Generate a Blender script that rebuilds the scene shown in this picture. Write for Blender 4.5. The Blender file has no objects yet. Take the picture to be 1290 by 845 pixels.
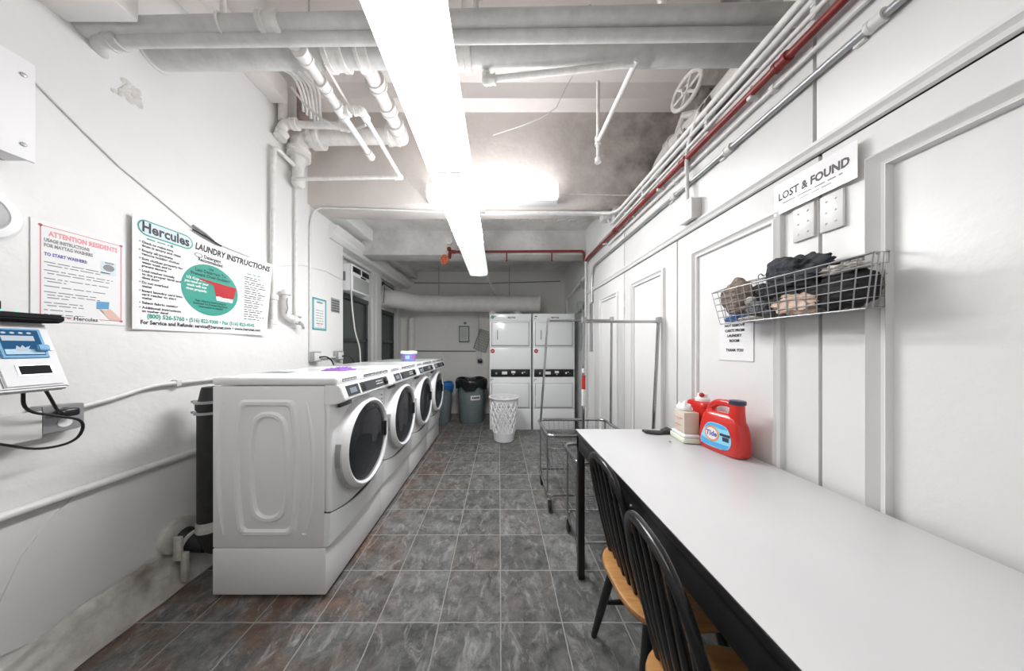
import bpy, bmesh, math, random
from mathutils import Vector, Matrix
random.seed(11)
scene = bpy.context.scene
COL = scene.collection
PI = math.pi
V = Vector
F, CX, CY, EYE = 330.0, 629.0, 438.0, 1.40      # focal length and vanishing point of the survey, eye height


def at(px, py, y):
    return V(((px - CX) * y / F, y, EYE - (py - CY) * y / F))


def onx(px, py, x):
    y = x * F / (px - CX)
    return V((x, y, EYE - (py - CY) * y / F))


# ------------------------------------------------------------------ materials
def _nodes(name):
    m = bpy.data.materials.new(name)
    m.use_nodes = True
    nt = m.node_tree
    b = nt.nodes['Principled BSDF']
    return m, nt, b


def mat(name, col, rough=0.5, metal=0.0, var=0.0, vscale=6.0, bump=0.0, bscale=40.0, coat=0.0, spec=0.5):
    m, nt, b = _nodes(name)
    b.inputs['Base Color'].default_value = (*col, 1)
    b.inputs['Roughness'].default_value = rough
    b.inputs['Metallic'].default_value = metal
    b.inputs['Coat Weight'].default_value = coat
    b.inputs['Specular IOR Level'].default_value = spec
    tc = nt.nodes.new('ShaderNodeTexCoord')
    if var > 0:
        n = nt.nodes.new('ShaderNodeTexNoise')
        n.inputs['Scale'].default_value = vscale
        n.inputs['Detail'].default_value = 6
        n.inputs['Roughness'].default_value = 0.62
        nt.links.new(tc.outputs['Object'], n.inputs['Vector'])
        r = nt.nodes.new('ShaderNodeValToRGB')
        r.color_ramp.elements[0].position = 0.3
        r.color_ramp.elements[0].color = (*[c * (1 - var) for c in col], 1)
        r.color_ramp.elements[1].position = 0.68
        r.color_ramp.elements[1].color = (*[min(1, c * (1 + var * 0.35)) for c in col], 1)
        nt.links.new(n.outputs['Fac'], r.inputs['Fac'])
        nt.links.new(r.outputs['Color'], b.inputs['Base Color'])
    if bump > 0:
        n2 = nt.nodes.new('ShaderNodeTexNoise')
        n2.inputs['Scale'].default_value = bscale
        n2.inputs['Detail'].default_value = 5
        nt.links.new(tc.outputs['Object'], n2.inputs['Vector'])
        bp = nt.nodes.new('ShaderNodeBump')
        bp.inputs['Strength'].default_value = bump
        bp.inputs['Distance'].default_value = 0.01
        nt.links.new(n2.outputs['Fac'], bp.inputs['Height'])
        nt.links.new(bp.outputs['Normal'], b.inputs['Normal'])
    return m


def plaster(name, col, dirt=(0.45, 0.42, 0.38), amount=0.25, lo=0.52, bump=0.35, dirty=None):
    """painted plaster with large stains and small bumps; dirty = (axis, from, to) makes stains denser along an axis"""
    m, nt, b = _nodes(name)
    b.inputs['Roughness'].default_value = 0.5
    tc = nt.nodes.new('ShaderNodeTexCoord')
    n = nt.nodes.new('ShaderNodeTexNoise')
    n.inputs['Scale'].default_value = 1.7
    n.inputs['Detail'].default_value = 9
    n.inputs['Roughness'].default_value = 0.66
    nt.links.new(tc.outputs['Object'], n.inputs['Vector'])
    r = nt.nodes.new('ShaderNodeMapRange')
    r.inputs['From Min'].default_value = lo
    r.inputs['From Max'].default_value = lo + 0.22
    r.inputs['To Max'].default_value = amount
    nt.links.new(n.outputs['Fac'], r.inputs['Value'])
    fac = r.outputs['Result']
    if dirty:
        sx = nt.nodes.new('ShaderNodeSeparateXYZ')
        nt.links.new(tc.outputs['Object'], sx.inputs[0])
        g = nt.nodes.new('ShaderNodeMapRange')
        g.inputs['From Min'].default_value = dirty[1]
        g.inputs['From Max'].default_value = dirty[2]
        g.inputs['To Min'].default_value = 0.15
        nt.links.new(sx.outputs[dirty[0]], g.inputs['Value'])
        mu = nt.nodes.new('ShaderNodeMath'); mu.operation = 'MULTIPLY'
        nt.links.new(fac, mu.inputs[0]); nt.links.new(g.outputs['Result'], mu.inputs[1])
        fac = mu.outputs[0]
    mx = nt.nodes.new('ShaderNodeMix'); mx.data_type = 'RGBA'
    mx.inputs['A'].default_value = (*col, 1)
    mx.inputs['B'].default_value = (*dirt, 1)
    nt.links.new(fac, mx.inputs['Factor'])
    nt.links.new(mx.outputs['Result'], b.inputs['Base Color'])
    n2 = nt.nodes.new('ShaderNodeTexNoise')
    n2.inputs['Scale'].default_value = 14
    n2.inputs['Detail'].default_value = 8
    nt.links.new(tc.outputs['Object'], n2.inputs['Vector'])
    bp = nt.nodes.new('ShaderNodeBump')
    bp.inputs['Strength'].default_value = bump
    bp.inputs['Distance'].default_value = 0.012
    nt.links.new(n2.outputs['Fac'], bp.inputs['Height'])
    nt.links.new(bp.outputs['Normal'], b.inputs['Normal'])
    return m


def slate_floor():
    m, nt, b = _nodes('slate_tiles')
    L = nt.links.new
    N = nt.nodes.new
    tc = N('ShaderNodeTexCoord')
    mp = N('ShaderNodeMapping')
    mp.inputs['Location'].default_value = (-0.006, -0.0857, 0)
    L(tc.outputs['Object'], mp.inputs['Vector'])
    br = N('ShaderNodeTexBrick')
    br.offset = 0.0; br.squash = 1.0
    br.inputs['Color1'].default_value = (0, 0, 0, 1)
    br.inputs['Color2'].default_value = (1, 1, 1, 1)
    br.inputs['Mortar'].default_value = (0.5, 0.5, 0.5, 1)
    br.inputs['Scale'].default_value = 1.0
    br.inputs['Mortar Size'].default_value = 0.0044
    br.inputs['Mortar Smooth'].default_value = 0.35
    br.inputs['Brick Width'].default_value = 0.3137
    br.inputs['Row Height'].default_value = 0.3125
    # wobble the joints slightly
    nw = N('ShaderNodeTexNoise'); nw.inputs['Scale'].default_value = 22
    L(tc.outputs['Object'], nw.inputs['Vector'])
    sub = N('ShaderNodeVectorMath'); sub.operation = 'SUBTRACT'
    L(nw.outputs['Color'], sub.inputs[0]); sub.inputs[1].default_value = (0.5, 0.5, 0.5)
    sc = N('ShaderNodeVectorMath'); sc.operation = 'SCALE'; sc.inputs['Scale'].default_value = 0.009
    L(sub.outputs[0], sc.inputs[0])
    add = N('ShaderNodeVectorMath'); add.operation = 'ADD'
    L(mp.outputs['Vector'], add.inputs[0]); L(sc.outputs[0], add.inputs[1])
    L(add.outputs[0], br.inputs['Vector'])
    # per tile colour
    ramp = N('ShaderNodeValToRGB')
    cr = ramp.color_ramp
    cr.elements[0].position = 0.0; cr.elements[0].color = (0.105, 0.106, 0.104, 1)
    cr.elements[1].position = 1.0; cr.elements[1].color = (0.175, 0.168, 0.160, 1)
    for p, c in ((0.25, (0.155, 0.158, 0.153)), (0.5, (0.120, 0.121, 0.117)), (0.72, (0.195, 0.197, 0.192)), (0.88, (0.135, 0.122, 0.112))):
        e = cr.elements.new(p); e.color = (*c, 1)
    L(br.outputs['Color'], ramp.inputs['Fac'])
    # rust brown stone towards the wall under the posters
    sx = N('ShaderNodeSeparateXYZ'); L(tc.outputs['Object'], sx.inputs[0])
    g = N('ShaderNodeMapRange'); g.inputs['From Min'].default_value = -0.45; g.inputs['From Max'].default_value = -0.95
    L(sx.outputs['X'], g.inputs['Value'])
    nb = N('ShaderNodeTexNoise'); nb.inputs['Scale'].default_value = 4.5; nb.inputs['Detail'].default_value = 6
    L(tc.outputs['Object'], nb.inputs['Vector'])
    gb = N('ShaderNodeMapRange'); gb.inputs['From Min'].default_value = 0.42; gb.inputs['From Max'].default_value = 0.62
    L(nb.outputs['Fac'], gb.inputs['Value'])
    gg = N('ShaderNodeMath'); gg.operation = 'MULTIPLY_ADD'
    L(g.outputs['Result'], gg.inputs[0]); gg.inputs[1].default_value = 0.85; gg.inputs[2].default_value = 0.03
    gm = N('ShaderNodeMath'); gm.operation = 'MULTIPLY'
    L(gg.outputs[0], gm.inputs[0]); L(gb.outputs['Result'], gm.inputs[1])
    mixb = N('ShaderNodeMix'); mixb.data_type = 'RGBA'
    L(gm.outputs[0], mixb.inputs['Factor']); L(ramp.outputs['Color'], mixb.inputs['A'])
    mixb.inputs['B'].default_value = (0.150, 0.088, 0.060, 1)
    # cleft texture: mottling
    n1 = N('ShaderNodeTexNoise'); n1.inputs['Scale'].default_value = 11; n1.inputs['Detail'].default_value = 12; n1.inputs['Roughness'].default_value = 0.76
    n1.inputs['Distortion'].default_value = 0.35
    L(tc.outputs['Object'], n1.inputs['Vector'])
    mot = N('ShaderNodeMapRange'); mot.inputs['From Min'].default_value = 0.3; mot.inputs['From Max'].default_value = 0.7
    mot.inputs['To Min'].default_value = 0.15; mot.inputs['To Max'].default_value = 1.70
    L(n1.outputs['Fac'], mot.inputs['Value'])
    mul = N('ShaderNodeVectorMath'); mul.operation = 'SCALE'
    L(mixb.outputs['Result'], mul.inputs[0]); L(mot.outputs['Result'], mul.inputs['Scale'])
    # pale worn scuffs
    n3 = N('ShaderNodeTexNoise'); n3.inputs['Scale'].default_value = 9; n3.inputs['Detail'].default_value = 9; n3.inputs['Roughness'].default_value = 0.75; n3.inputs['Distortion'].default_value = 0.9
    mp3 = N('ShaderNodeMapping'); mp3.inputs['Scale'].default_value = (1.9, 0.9, 1); mp3.inputs['Location'].default_value = (3, 1, 0)
    L(tc.outputs['Object'], mp3.inputs['Vector']); L(mp3.outputs['Vector'], n3.inputs['Vector'])
    sc3 = N('ShaderNodeMapRange'); sc3.inputs['From Min'].default_value = 0.52; sc3.inputs['From Max'].default_value = 0.70; sc3.inputs['To Max'].default_value = 0.85
    L(n3.outputs['Fac'], sc3.inputs['Value'])
    mixs = N('ShaderNodeMix'); mixs.data_type = 'RGBA'
    L(sc3.outputs['Result'], mixs.inputs['Factor']); L(mul.outputs[0], mixs.inputs['A']); mixs.inputs['B'].default_value = (0.42, 0.42, 0.41, 1)
    # grout
    mixg = N('ShaderNodeMix'); mixg.data_type = 'RGBA'
    L(br.outputs['Fac'], mixg.inputs['Factor']); L(mixs.outputs['Result'], mixg.inputs['A']); mixg.inputs['B'].default_value = (0.36, 0.355, 0.34, 1)
    L(mixg.outputs['Result'], b.inputs['Base Color'])
    b.inputs['Roughness'].default_value = 0.36
    # bump: cleft noise minus joints
    hb = N('ShaderNodeMath'); hb.operation = 'SUBTRACT'
    L(n1.outputs['Fac'], hb.inputs[0]); L(br.outputs['Fac'], hb.inputs[1])
    bp = N('ShaderNodeBump'); bp.inputs['Strength'].default_value = 0.9; bp.inputs['Distance'].default_value = 0.02
    L(hb.outputs[0], bp.inputs['Height']); L(bp.outputs['Normal'], b.inputs['Normal'])
    return m


def emit(name, col, strength, clear=0.0):
    m = bpy.data.materials.new(name); m.use_nodes = True
    nt = m.node_tree; nt.nodes.clear()
    o = nt.nodes.new('ShaderNodeOutputMaterial')
    e = nt.nodes.new('ShaderNodeEmission')
    e.inputs['Color'].default_value = (*col, 1); e.inputs['Strength'].default_value = strength
    if clear > 0:
        t = nt.nodes.new('ShaderNodeBsdfTransparent')
        mx = nt.nodes.new('ShaderNodeMixShader'); mx.inputs[0].default_value = clear
        nt.links.new(e.outputs[0], mx.inputs[1]); nt.links.new(t.outputs[0], mx.inputs[2])
        nt.links.new(mx.outputs[0], o.inputs[0])
    else:
        nt.links.new(e.outputs[0], o.inputs[0])
    return m


def tinted_glass(name, tint, clear=0.5, rough=0.06):
    m, nt, b = _nodes(name)
    b.inputs['Base Color'].default_value = (*tint, 1); b.inputs['Roughness'].default_value = rough
    o = nt.nodes['Material Output']
    t = nt.nodes.new('ShaderNodeBsdfTransparent'); t.inputs[0].default_value = (0.75, 0.78, 0.8, 1)
    mx = nt.nodes.new('ShaderNodeMixShader'); mx.inputs[0].default_value = clear
    nt.links.new(b.outputs[0], mx.inputs[1]); nt.links.new(t.outputs[0], mx.inputs[2]); nt.links.new(mx.outputs[0], o.inputs[0])
    return m


def wood(name, c1, c2):
    m, nt, b = _nodes(name)
    tc = nt.nodes.new('ShaderNodeTexCoord')
    mp = nt.nodes.new('ShaderNodeMapping'); mp.inputs['Scale'].default_value = (2.0, 18, 6)
    n = nt.nodes.new('ShaderNodeTexNoise'); n.inputs['Scale'].default_value = 3; n.inputs['Detail'].default_value = 5; n.inputs['Distortion'].default_value = 0.6
    r = nt.nodes.new('ShaderNodeValToRGB')
    r.color_ramp.elements[0].position = 0.35; r.color_ramp.elements[0].color = (*c1, 1)
    r.color_ramp.elements[1].position = 0.65; r.color_ramp.elements[1].color = (*c2, 1)
    nt.links.new(tc.outputs['Object'], mp.inputs[0]); nt.links.new(mp.outputs[0], n.inputs['Vector'])
    nt.links.new(n.outputs['Fac'], r.inputs[0]); nt.links.new(r.outputs[0], b.inputs['Base Color'])
    b.inputs['Roughness'].default_value = 0.3
    return m


def drum_mat():
    m, nt, b = _nodes('drum_steel')
    b.inputs['Metallic'].default_value = 0.85; b.inputs['Roughness'].default_value = 0.35
    tc = nt.nodes.new('ShaderNodeTexCoord')
    v = nt.nodes.new('ShaderNodeTexVoronoi'); v.inputs['Scale'].default_value = 38
    r = nt.nodes.new('ShaderNodeValToRGB')
    r.color_ramp.elements[0].position = 0.22; r.color_ramp.elements[0].color = (0.02, 0.02, 0.02, 1)
    r.color_ramp.elements[1].position = 0.32; r.color_ramp.elements[1].color = (0.45, 0.46, 0.48, 1)
    nt.links.new(tc.outputs['Object'], v.inputs['Vector']); nt.links.new(v.outputs['Distance'], r.inputs[0])
    nt.links.new(r.outputs[0], b.inputs['Base Color'])
    return m


M = {}
M['wall'] = plaster('wall_paint', (0.725, 0.722, 0.713), amount=0.14, lo=0.55)
M['wallback'] = plaster('back_wall_paint', (0.74, 0.735, 0.70), amount=0.25, lo=0.5)
M['panel'] = mat('door_paint', (0.69, 0.688, 0.68), 0.38, var=0.04, vscale=3, bump=0.12, bscale=25)
M['ceil'] = plaster('ceiling_paint', (0.87, 0.84, 0.82), amount=0.15, lo=0.52)
M['beam'] = plaster('beam_paint', (0.74, 0.69, 0.655), dirt=(0.24, 0.22, 0.20), amount=0.95, lo=0.40, bump=0.5, dirty=('X', 0.45, 1.35))
M['bay'] = plaster('old_bay_plaster', (0.68, 0.67, 0.65), dirt=(0.36, 0.35, 0.34), amount=0.6, lo=0.42, bump=0.9)
M['rough'] = plaster('stained_rough_plaster', (0.42, 0.40, 0.375), dirt=(0.12, 0.11, 0.10), amount=1.0, lo=0.40, bump=1.2)
M['crumb'] = plaster('crumbling_plaster', (0.60, 0.585, 0.56), dirt=(0.20, 0.17, 0.14), amount=1.0, lo=0.42, bump=1.0)
M['pipe'] = mat('pipe_paint', (0.78, 0.765, 0.745), 0.4, var=0.16, vscale=18, bump=0.25, bscale=60)
M['pipegrey'] = mat('pipe_grey_paint', (0.62, 0.62, 0.61), 0.4, var=0.14, vscale=14, bump=0.2, bscale=60)
M['duct'] = mat('duct_paint', (0.74, 0.73, 0.71), 0.45, var=0.1, vscale=8, bump=0.15, bscale=30)
M['conduit'] = mat('conduit_paint', (0.66, 0.66, 0.65), 0.35, var=0.1, vscale=20)
M['greymetal'] = mat('galvanised', (0.42, 0.43, 0.44), 0.35, 0.6, var=0.15, vscale=20)
M['red'] = mat('red_pipe_paint', (0.21, 0.020, 0.017), 0.4, var=0.25, vscale=14)
M['orange'] = mat('valve_orange', (0.55, 0.12, 0.05), 0.45, var=0.2, vscale=30)
M['enamel'] = mat('white_enamel', (0.84, 0.855, 0.86), 0.22, coat=0.3)
M['enamelgrey'] = mat('side_enamel', (0.82, 0.825, 0.83), 0.3, coat=0.2)
M['matt'] = mat('matt_white', (0.80, 0.80, 0.815), 0.55)
M['trayblack'] = mat('tray_black', (0.02, 0.02, 0.022), 0.85, spec=0.1)
M['casewhite'] = mat('machine_white', (0.66, 0.66, 0.675), 0.5)
M['plastic'] = mat('white_plastic', (0.82, 0.82, 0.83), 0.3)
M['grille'] = mat('grille_grey', (0.30, 0.31, 0.31), 0.5)
M['black'] = mat('black_plastic', (0.014, 0.014, 0.016), 0.3)
M['blackmetal'] = mat('black_metal', (0.012, 0.012, 0.013), 0.32, var=0.3, vscale=12, spec=0.5)
M['chairblack'] = mat('chair_black_paint', (0.013, 0.013, 0.014), 0.25, var=0.25, vscale=20)
M['dark'] = mat('charcoal', (0.05, 0.052, 0.056), 0.35)
M['seat'] = wood('seat_wood', (0.40, 0.19, 0.065), (0.52, 0.27, 0.10))
M['tabletop'] = mat('table_laminate', (0.60, 0.60, 0.605), 0.28, var=0.02, vscale=4)
M['chrome'] = mat('chrome', (0.45, 0.45, 0.46), 0.16, 1.0)
M['wire'] = mat('wire_zinc', (0.42, 0.42, 0.43), 0.3, 0.9)
M['lens_off'] = mat('x', (0.5, 0.5, 0.5))
M['screen'] = emit('screen_glow', (0.06, 0.20, 0.42), 0.55)
M['screenw'] = emit('screen_white', (0.8, 0.9, 1.0), 0.7)
M['lcd'] = emit('lcd_glow', (0.45, 0.53, 0.62), 0.7)
M['glass'] = tinted_glass('washer_glass', (0.010, 0.010, 0.012), 0.16, 0.05)
M['window'] = tinted_glass('dusty_window_glass', (0.10, 0.115, 0.108), 0.12, 0.16)
M['drum'] = drum_mat()
M['paper'] = mat('paper', (0.74, 0.74, 0.745), 0.55)
M['laminate'] = mat('laminated_paper', (0.86, 0.86, 0.87), 0.12, coat=0.4)
M['ink'] = mat('ink_black', (0.03, 0.03, 0.035), 0.5)
M['inkgrey'] = mat('ink_grey', (0.22, 0.22, 0.23), 0.5)
M['inkblue'] = mat('ink_blue', (0.10, 0.09, 0.36), 0.5)
M['inkred'] = mat('ink_red', (0.62, 0.16, 0.18), 0.5)
M['inkpink'] = mat('ink_pink', (0.72, 0.28, 0.31), 0.5)
M['teal'] = mat('ink_teal', (0.040, 0.30, 0.235), 0.5)
M['tealdark'] = mat('ink_dark_teal', (0.012, 0.08, 0.07), 0.5)
M['redprint'] = mat('ink_bright_red', (0.42, 0.014, 0.020), 0.5)
M['whiteprint'] = mat('ink_white', (0.85, 0.86, 0.86), 0.5)
M['skin'] = mat('ink_skin', (0.66, 0.45, 0.38), 0.5)
M['cardblue'] = mat('ink_card_blue', (0.10, 0.30, 0.52), 0.5)
M['lightblue'] = mat('ink_light_blue', (0.34, 0.52, 0.64), 0.5)
M['paleblue'] = mat('ink_pale_blue', (0.56, 0.66, 0.71), 0.5)
M['bin'] = mat('bin_grey_plastic', (0.17, 0.215, 0.22), 0.45, var=0.1, vscale=8)
M['bagblack'] = mat('black_bin_bag', (0.012, 0.012, 0.014), 0.25, bump=0.9, bscale=14)
M['bagblue'] = mat('blue_bin_bag', (0.02, 0.14, 0.42), 0.3, bump=0.8, bscale=14)
M['tidered'] = mat('red_jug_plastic', (0.55, 0.020, 0.014), 0.25, coat=0.3)
M['navy'] = mat('navy_cap', (0.03, 0.035, 0.075), 0.35)
M['labelblue'] = mat('jug_label_blue', (0.08, 0.36, 0.68), 0.3)
M['labelsky'] = mat('jug_label_sky', (0.25, 0.62, 0.80), 0.3)
M['labelorange'] = mat('jug_label_orange', (0.82, 0.26, 0.05), 0.3)
M['beige'] = mat('kraft_carton', (0.60, 0.53, 0.44), 0.6, var=0.06)
M['palegreen'] = mat('pale_green_carton', (0.66, 0.70, 0.58), 0.55, var=0.05)
M['purple'] = mat('purple_cloth', (0.22, 0.09, 0.38), 0.8, bump=0.4, bscale=60)
M['tubblue'] = mat('tub_print_blue', (0.16, 0.28, 0.56), 0.35, var=0.3, vscale=30)
M['tubpurple'] = mat('tub_print_purple', (0.34, 0.14, 0.50), 0.35)
M['clothdark'] = mat('dark_grey_cloth', (0.030, 0.034, 0.040), 0.8, var=0.3, vscale=14, bump=0.7, bscale=45)
M['clothblack'] = mat('black_cloth', (0.010, 0.010, 0.012), 0.75, bump=0.6, bscale=45)
M['clothtan'] = mat('tan_knit', (0.27, 0.21, 0.17), 0.9, var=0.25, vscale=30, bump=1.0, bscale=90)
M['clothpink'] = mat('cream_cloth', (0.66, 0.50, 0.40), 0.85, var=0.12, vscale=16, bump=0.6, bscale=40)
M['clothblue'] = mat('blue_rag', (0.13, 0.25, 0.52), 0.85, var=0.3, vscale=30, bump=0.8, bscale=60)
M['clothwhite'] = mat('white_sock_cloth', (0.60, 0.57, 0.53), 0.85, var=0.1, vscale=30, bump=0.6, bscale=60)
M['clothgrey'] = mat('grey_cloth', (0.13, 0.14, 0.145), 0.85, var=0.25, vscale=18, bump=0.7, bscale=45)
M['greenpanel'] = mat('grey_green_metal', (0.30, 0.345, 0.32), 0.45)
M['tape'] = mat('white_tape', (0.55, 0.54, 0.50), 0.6, var=0.3, vscale=30)
M['rubber'] = mat('black_rubber_pipe', (0.017, 0.017, 0.017), 0.55, var=0.4, vscale=25, bump=0.3, bscale=30)
M['ring'] = mat('speaker_grille', (0.42, 0.43, 0.44), 0.5)
M['cord'] = mat('white_cord', (0.72, 0.72, 0.70), 0.4)
M['floor'] = slate_floor()

# ------------------------------------------------------------------ mesh helpers
class MB:
    def __init__(self):
        self.bm = bmesh.new()

    def add(self, b, mtx=None):
        if mtx is not None:
            bmesh.ops.transform(b, matrix=mtx, verts=b.verts)
        t = bpy.data.meshes.new('t')
        b.to_mesh(t); b.free()
        self.bm.from_mesh(t)
        bpy.data.meshes.remove(t)
        return self

    def box(self, a, c, bevel=0.0, seg=2, rot=None):
        a, c = V(a), V(c)
        lo = V([min(a[i], c[i]) for i in range(3)]); hi = V([max(a[i], c[i]) for i in range(3)])
        b = bmesh.new()
        bmesh.ops.create_cube(b, size=1)
        s = hi - lo
        bmesh.ops.transform(b, matrix=Matrix.Diagonal((s.x, s.y, s.z, 1)), verts=b.verts)
        if bevel > 0:
            bmesh.ops.bevel(b, geom=b.edges[:], offset=min(bevel, min(s) * 0.49), segments=seg, affect='EDGES', profile=0.5)
        mt = Matrix.Translation((lo + hi) / 2)
        if rot is not None:
            mt = mt @ rot
        return self.add(b, mt)

    def tube(self, pts, r, seg=10, closed=False, caps=True, sx=1.0):
        pts = [V(p) for p in pts]
        n = len(pts)
        rs = r if isinstance(r, (list, tuple)) else [r] * n
        b = bmesh.new()
        tang = []
        for i in range(n):
            if closed:
                t = pts[(i + 1) % n] - pts[i - 1]
            else:
                t = pts[min(i + 1, n - 1)] - pts[max(i - 1, 0)]
            if t.length < 1e-9:
                t = V((0, 0, 1))
            tang.append(t.normalized())
        up = V((0, 0, 1)) if abs(tang[0].z) < 0.9 else V((1, 0, 0))
        u = tang[0].cross(up).normalized()
        rings = []
        for i in range(n):
            if i > 0:
                u = u - tang[i] * u.dot(tang[i])
                if u.length < 1e-6:
                    u = tang[i].orthogonal()
                u.normalize()
            w = tang[i].cross(u)
            rings.append([b.verts.new(pts[i] + (u * math.cos(2 * PI * k / seg) * sx + w * math.sin(2 * PI * k / seg)) * rs[i]) for k in range(seg)])
        m = n if closed else n - 1
        for i in range(m):
            A, B = rings[i], rings[(i + 1) % n]
            for k in range(seg):
                b.faces.new((A[k], A[(k + 1) % seg], B[(k + 1) % seg], B[k]))
        if caps and not closed:
            b.faces.new(rings[0][::-1]); b.faces.new(rings[-1])
        bmesh.ops.recalc_face_normals(b, faces=b.faces)
        return self.add(b)

    def lathe(self, prof, seg=32, mtx=None, ends=True):
        b = bmesh.new()
        rings = []
        for r, z in prof:
            rings.append([b.verts.new((max(r, 1e-5) * math.cos(2 * PI * k / seg), max(r, 1e-5) * math.sin(2 * PI * k / seg), z)) for k in range(seg)])
        for A, B in zip(rings, rings[1:]):
            for k in range(seg):
                b.faces.new((A[k], A[(k + 1) % seg], B[(k + 1) % seg], B[k]))
        if ends:
            b.faces.new(rings[0][::-1]); b.faces.new(rings[-1])
        bmesh.ops.remove_doubles(b, verts=b.verts, dist=2e-5)
        bmesh.ops.recalc_face_normals(b, faces=b.faces)
        return self.add(b, mtx)

    def loft(self, rings, caps=True, closed_ring=True):
        b = bmesh.new()
        R = [[b.verts.new(p) for p in ring] for ring in rings]
        n = len(R[0])
        for A, B in zip(R, R[1:]):
            for k in range(n if closed_ring else n - 1):
                b.faces.new((A[k], A[(k + 1) % n], B[(k + 1) % n], B[k]))
        if caps:
            b.faces.new(R[0][::-1]); b.faces.new(R[-1])
        bmesh.ops.recalc_face_normals(b, faces=b.faces)
        return self.add(b)

    def prism(self, poly, vec, bevel=0.0):
        """extrude the 3D polygon along vec"""
        b = bmesh.new()
        vec = V(vec)
        A = [b.verts.new(V(p)) for p in poly]; B = [b.verts.new(V(p) + vec) for p in poly]
        n = len(A)
        b.faces.new(A[::-1]); b.faces.new(B)
        for k in range(n):
            b.faces.new((A[k], A[(k + 1) % n], B[(k + 1) % n], B[k]))
        bmesh.ops.recalc_face_normals(b, faces=b.faces)
        if bevel > 0:
            bmesh.ops.bevel(b, geom=b.edges[:], offset=bevel, segments=2, affect='EDGES')
        return self.add(b)

    def quad(self, *pts):
        b = bmesh.new()
        b.faces.new([b.verts.new(V(p)) for p in pts])
        return self.add(b)

    def sphere(self, c, r, sub=2, scale=(1, 1, 1)):
        b = bmesh.new()
        bmesh.ops.create_icosphere(b, subdivisions=sub, radius=r)
        return self.add(b, Matrix.Translation(V(c)) @ Matrix.Diagonal((*scale, 1)))

    def warp(self, fn):
        for v in self.bm.verts:
            v.co = fn(v.co)
        return self

    def build(self, name, mt, parent=None, loc=None, world=True, angle=38):
        base = V((0, 0, 0))
        if parent is not None:
            if world:
                p = parent
                while p is not None:
                    base += p.location; p = p.parent
        elif loc is not None:
            base = V(loc)
        if world:
            for v in self.bm.verts:
                v.co -= base
        me = bpy.data.meshes.new(name)
        self.bm.to_mesh(me); self.bm.free()
        me.materials.append(M[mt] if isinstance(mt, str) else mt)
        me.shade_smooth()
        me.set_sharp_from_angle(angle=math.radians(angle))
        o = bpy.data.objects.new(name, me)
        COL.objects.link(o)
        if parent is not None:
            o.parent = parent
        elif loc is not None:
            o.location = base
        return o


def thing(name, label, cat, loc=(0, 0, 0), group=None):
    o = bpy.data.objects.new(name, None); COL.objects.link(o)
    o.empty_display_size = 0.05
    o.location = loc
    o['label'] = label; o['category'] = cat
    if group:
        o['group'] = group
    return o


def tag(o, label, cat, group=None):
    o['label'] = label; o['category'] = cat
    if group:
        o['group'] = group
    return o


def struct(o, label=None):
    o['kind'] = 'structure'
    if label:
        o['label'] = label
    return o


def part_label(o, label):
    o['label'] = label
    return o


def copy_tree(o, parent=None):
    c = o.copy(); COL.objects.link(c)
    if parent is not None:
        c.parent = parent
    for ch in list(o.children):
        copy_tree(ch, c)
    return c


def fillet(pts, r, n=5):
    """round the corners of a polyline"""
    pts = [V(p) for p in pts]
    out = [pts[0]]
    for a, b, c in zip(pts, pts[1:], pts[2:]):
        d1, d2 = (a - b), (c - b)
        rr = min(r, d1.length * 0.49, d2.length * 0.49)
        p, q = b + d1.normalized() * rr, b + d2.normalized() * rr
        for k in range(n + 1):
            t = k / n
            out.append(p * (1 - t) ** 2 + b * 2 * t * (1 - t) + q * t ** 2)
    out.append(pts[-1])
    return out


def rough_ring(d, c, r, n=12):
    d = V(d).normalized(); u = d.orthogonal().normalized(); w = d.cross(u)
    return [V(c) + (u * math.cos(2 * PI * k / n) + w * math.sin(2 * PI * k / n)) * r for k in range(n)]


def axis_m(c, d):
    """matrix taking +Z to direction d at point c"""
    return Matrix.Translation(V(c)) @ V(d).to_track_quat('Z', 'Y').to_matrix().to_4x4()


def hub(mb, p0, p1, r, lip=0.25):
    """short fitting around a pipe between two points with raised lips"""
    p0, p1 = V(p0), V(p1)
    L = (p1 - p0).length
    e = L * lip
    mb.lathe([(r * 0.8, 0), (r * 1.1, 0), (r * 1.1, e), (r, e * 1.1), (r, L - e * 1.1), (r * 1.1, L - e), (r * 1.1, L), (r * 0.8, L)], 18, axis_m(p0, p1 - p0))


# text -> mesh, laid into a plane given by origin, right, up
def write(mb, s, o, right, up, h, width=None, align='L', bold=0.0, shear=0.0, depth=0.0004):
    cu = bpy.data.curves.new('t', 'FONT')
    cu.body = s; cu.size = h / 0.70; cu.offset = bold * h; cu.shear = shear
    cu.resolution_u = 2
    ob = bpy.data.objects.new('t', cu); COL.objects.link(ob)
    dg = bpy.context.evaluated_depsgraph_get()
    me = bpy.data.meshes.new_from_object(ob.evaluated_get(dg))
    bpy.data.objects.remove(ob); bpy.data.curves.remove(cu)
    xs = [v.co.x for v in me.vertices]
    if not xs:
        return
    x0, x1 = min(xs), max(xs)
    k = 1.0 if width is None else width / (x1 - x0)
    w = (x1 - x0) * k
    sh = {'L': 0, 'C': -w / 2, 'R': -w}[align]
    right, up = V(right), V(up); nrm = right.cross(up)
    o = V(o)
    for v in me.vertices:
        v.co = o + right * ((v.co.x - x0) * k + sh) + up * v.co.y + nrm * depth
    mb.bm.from_mesh(me)
    bpy.data.meshes.remove(me)


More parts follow.
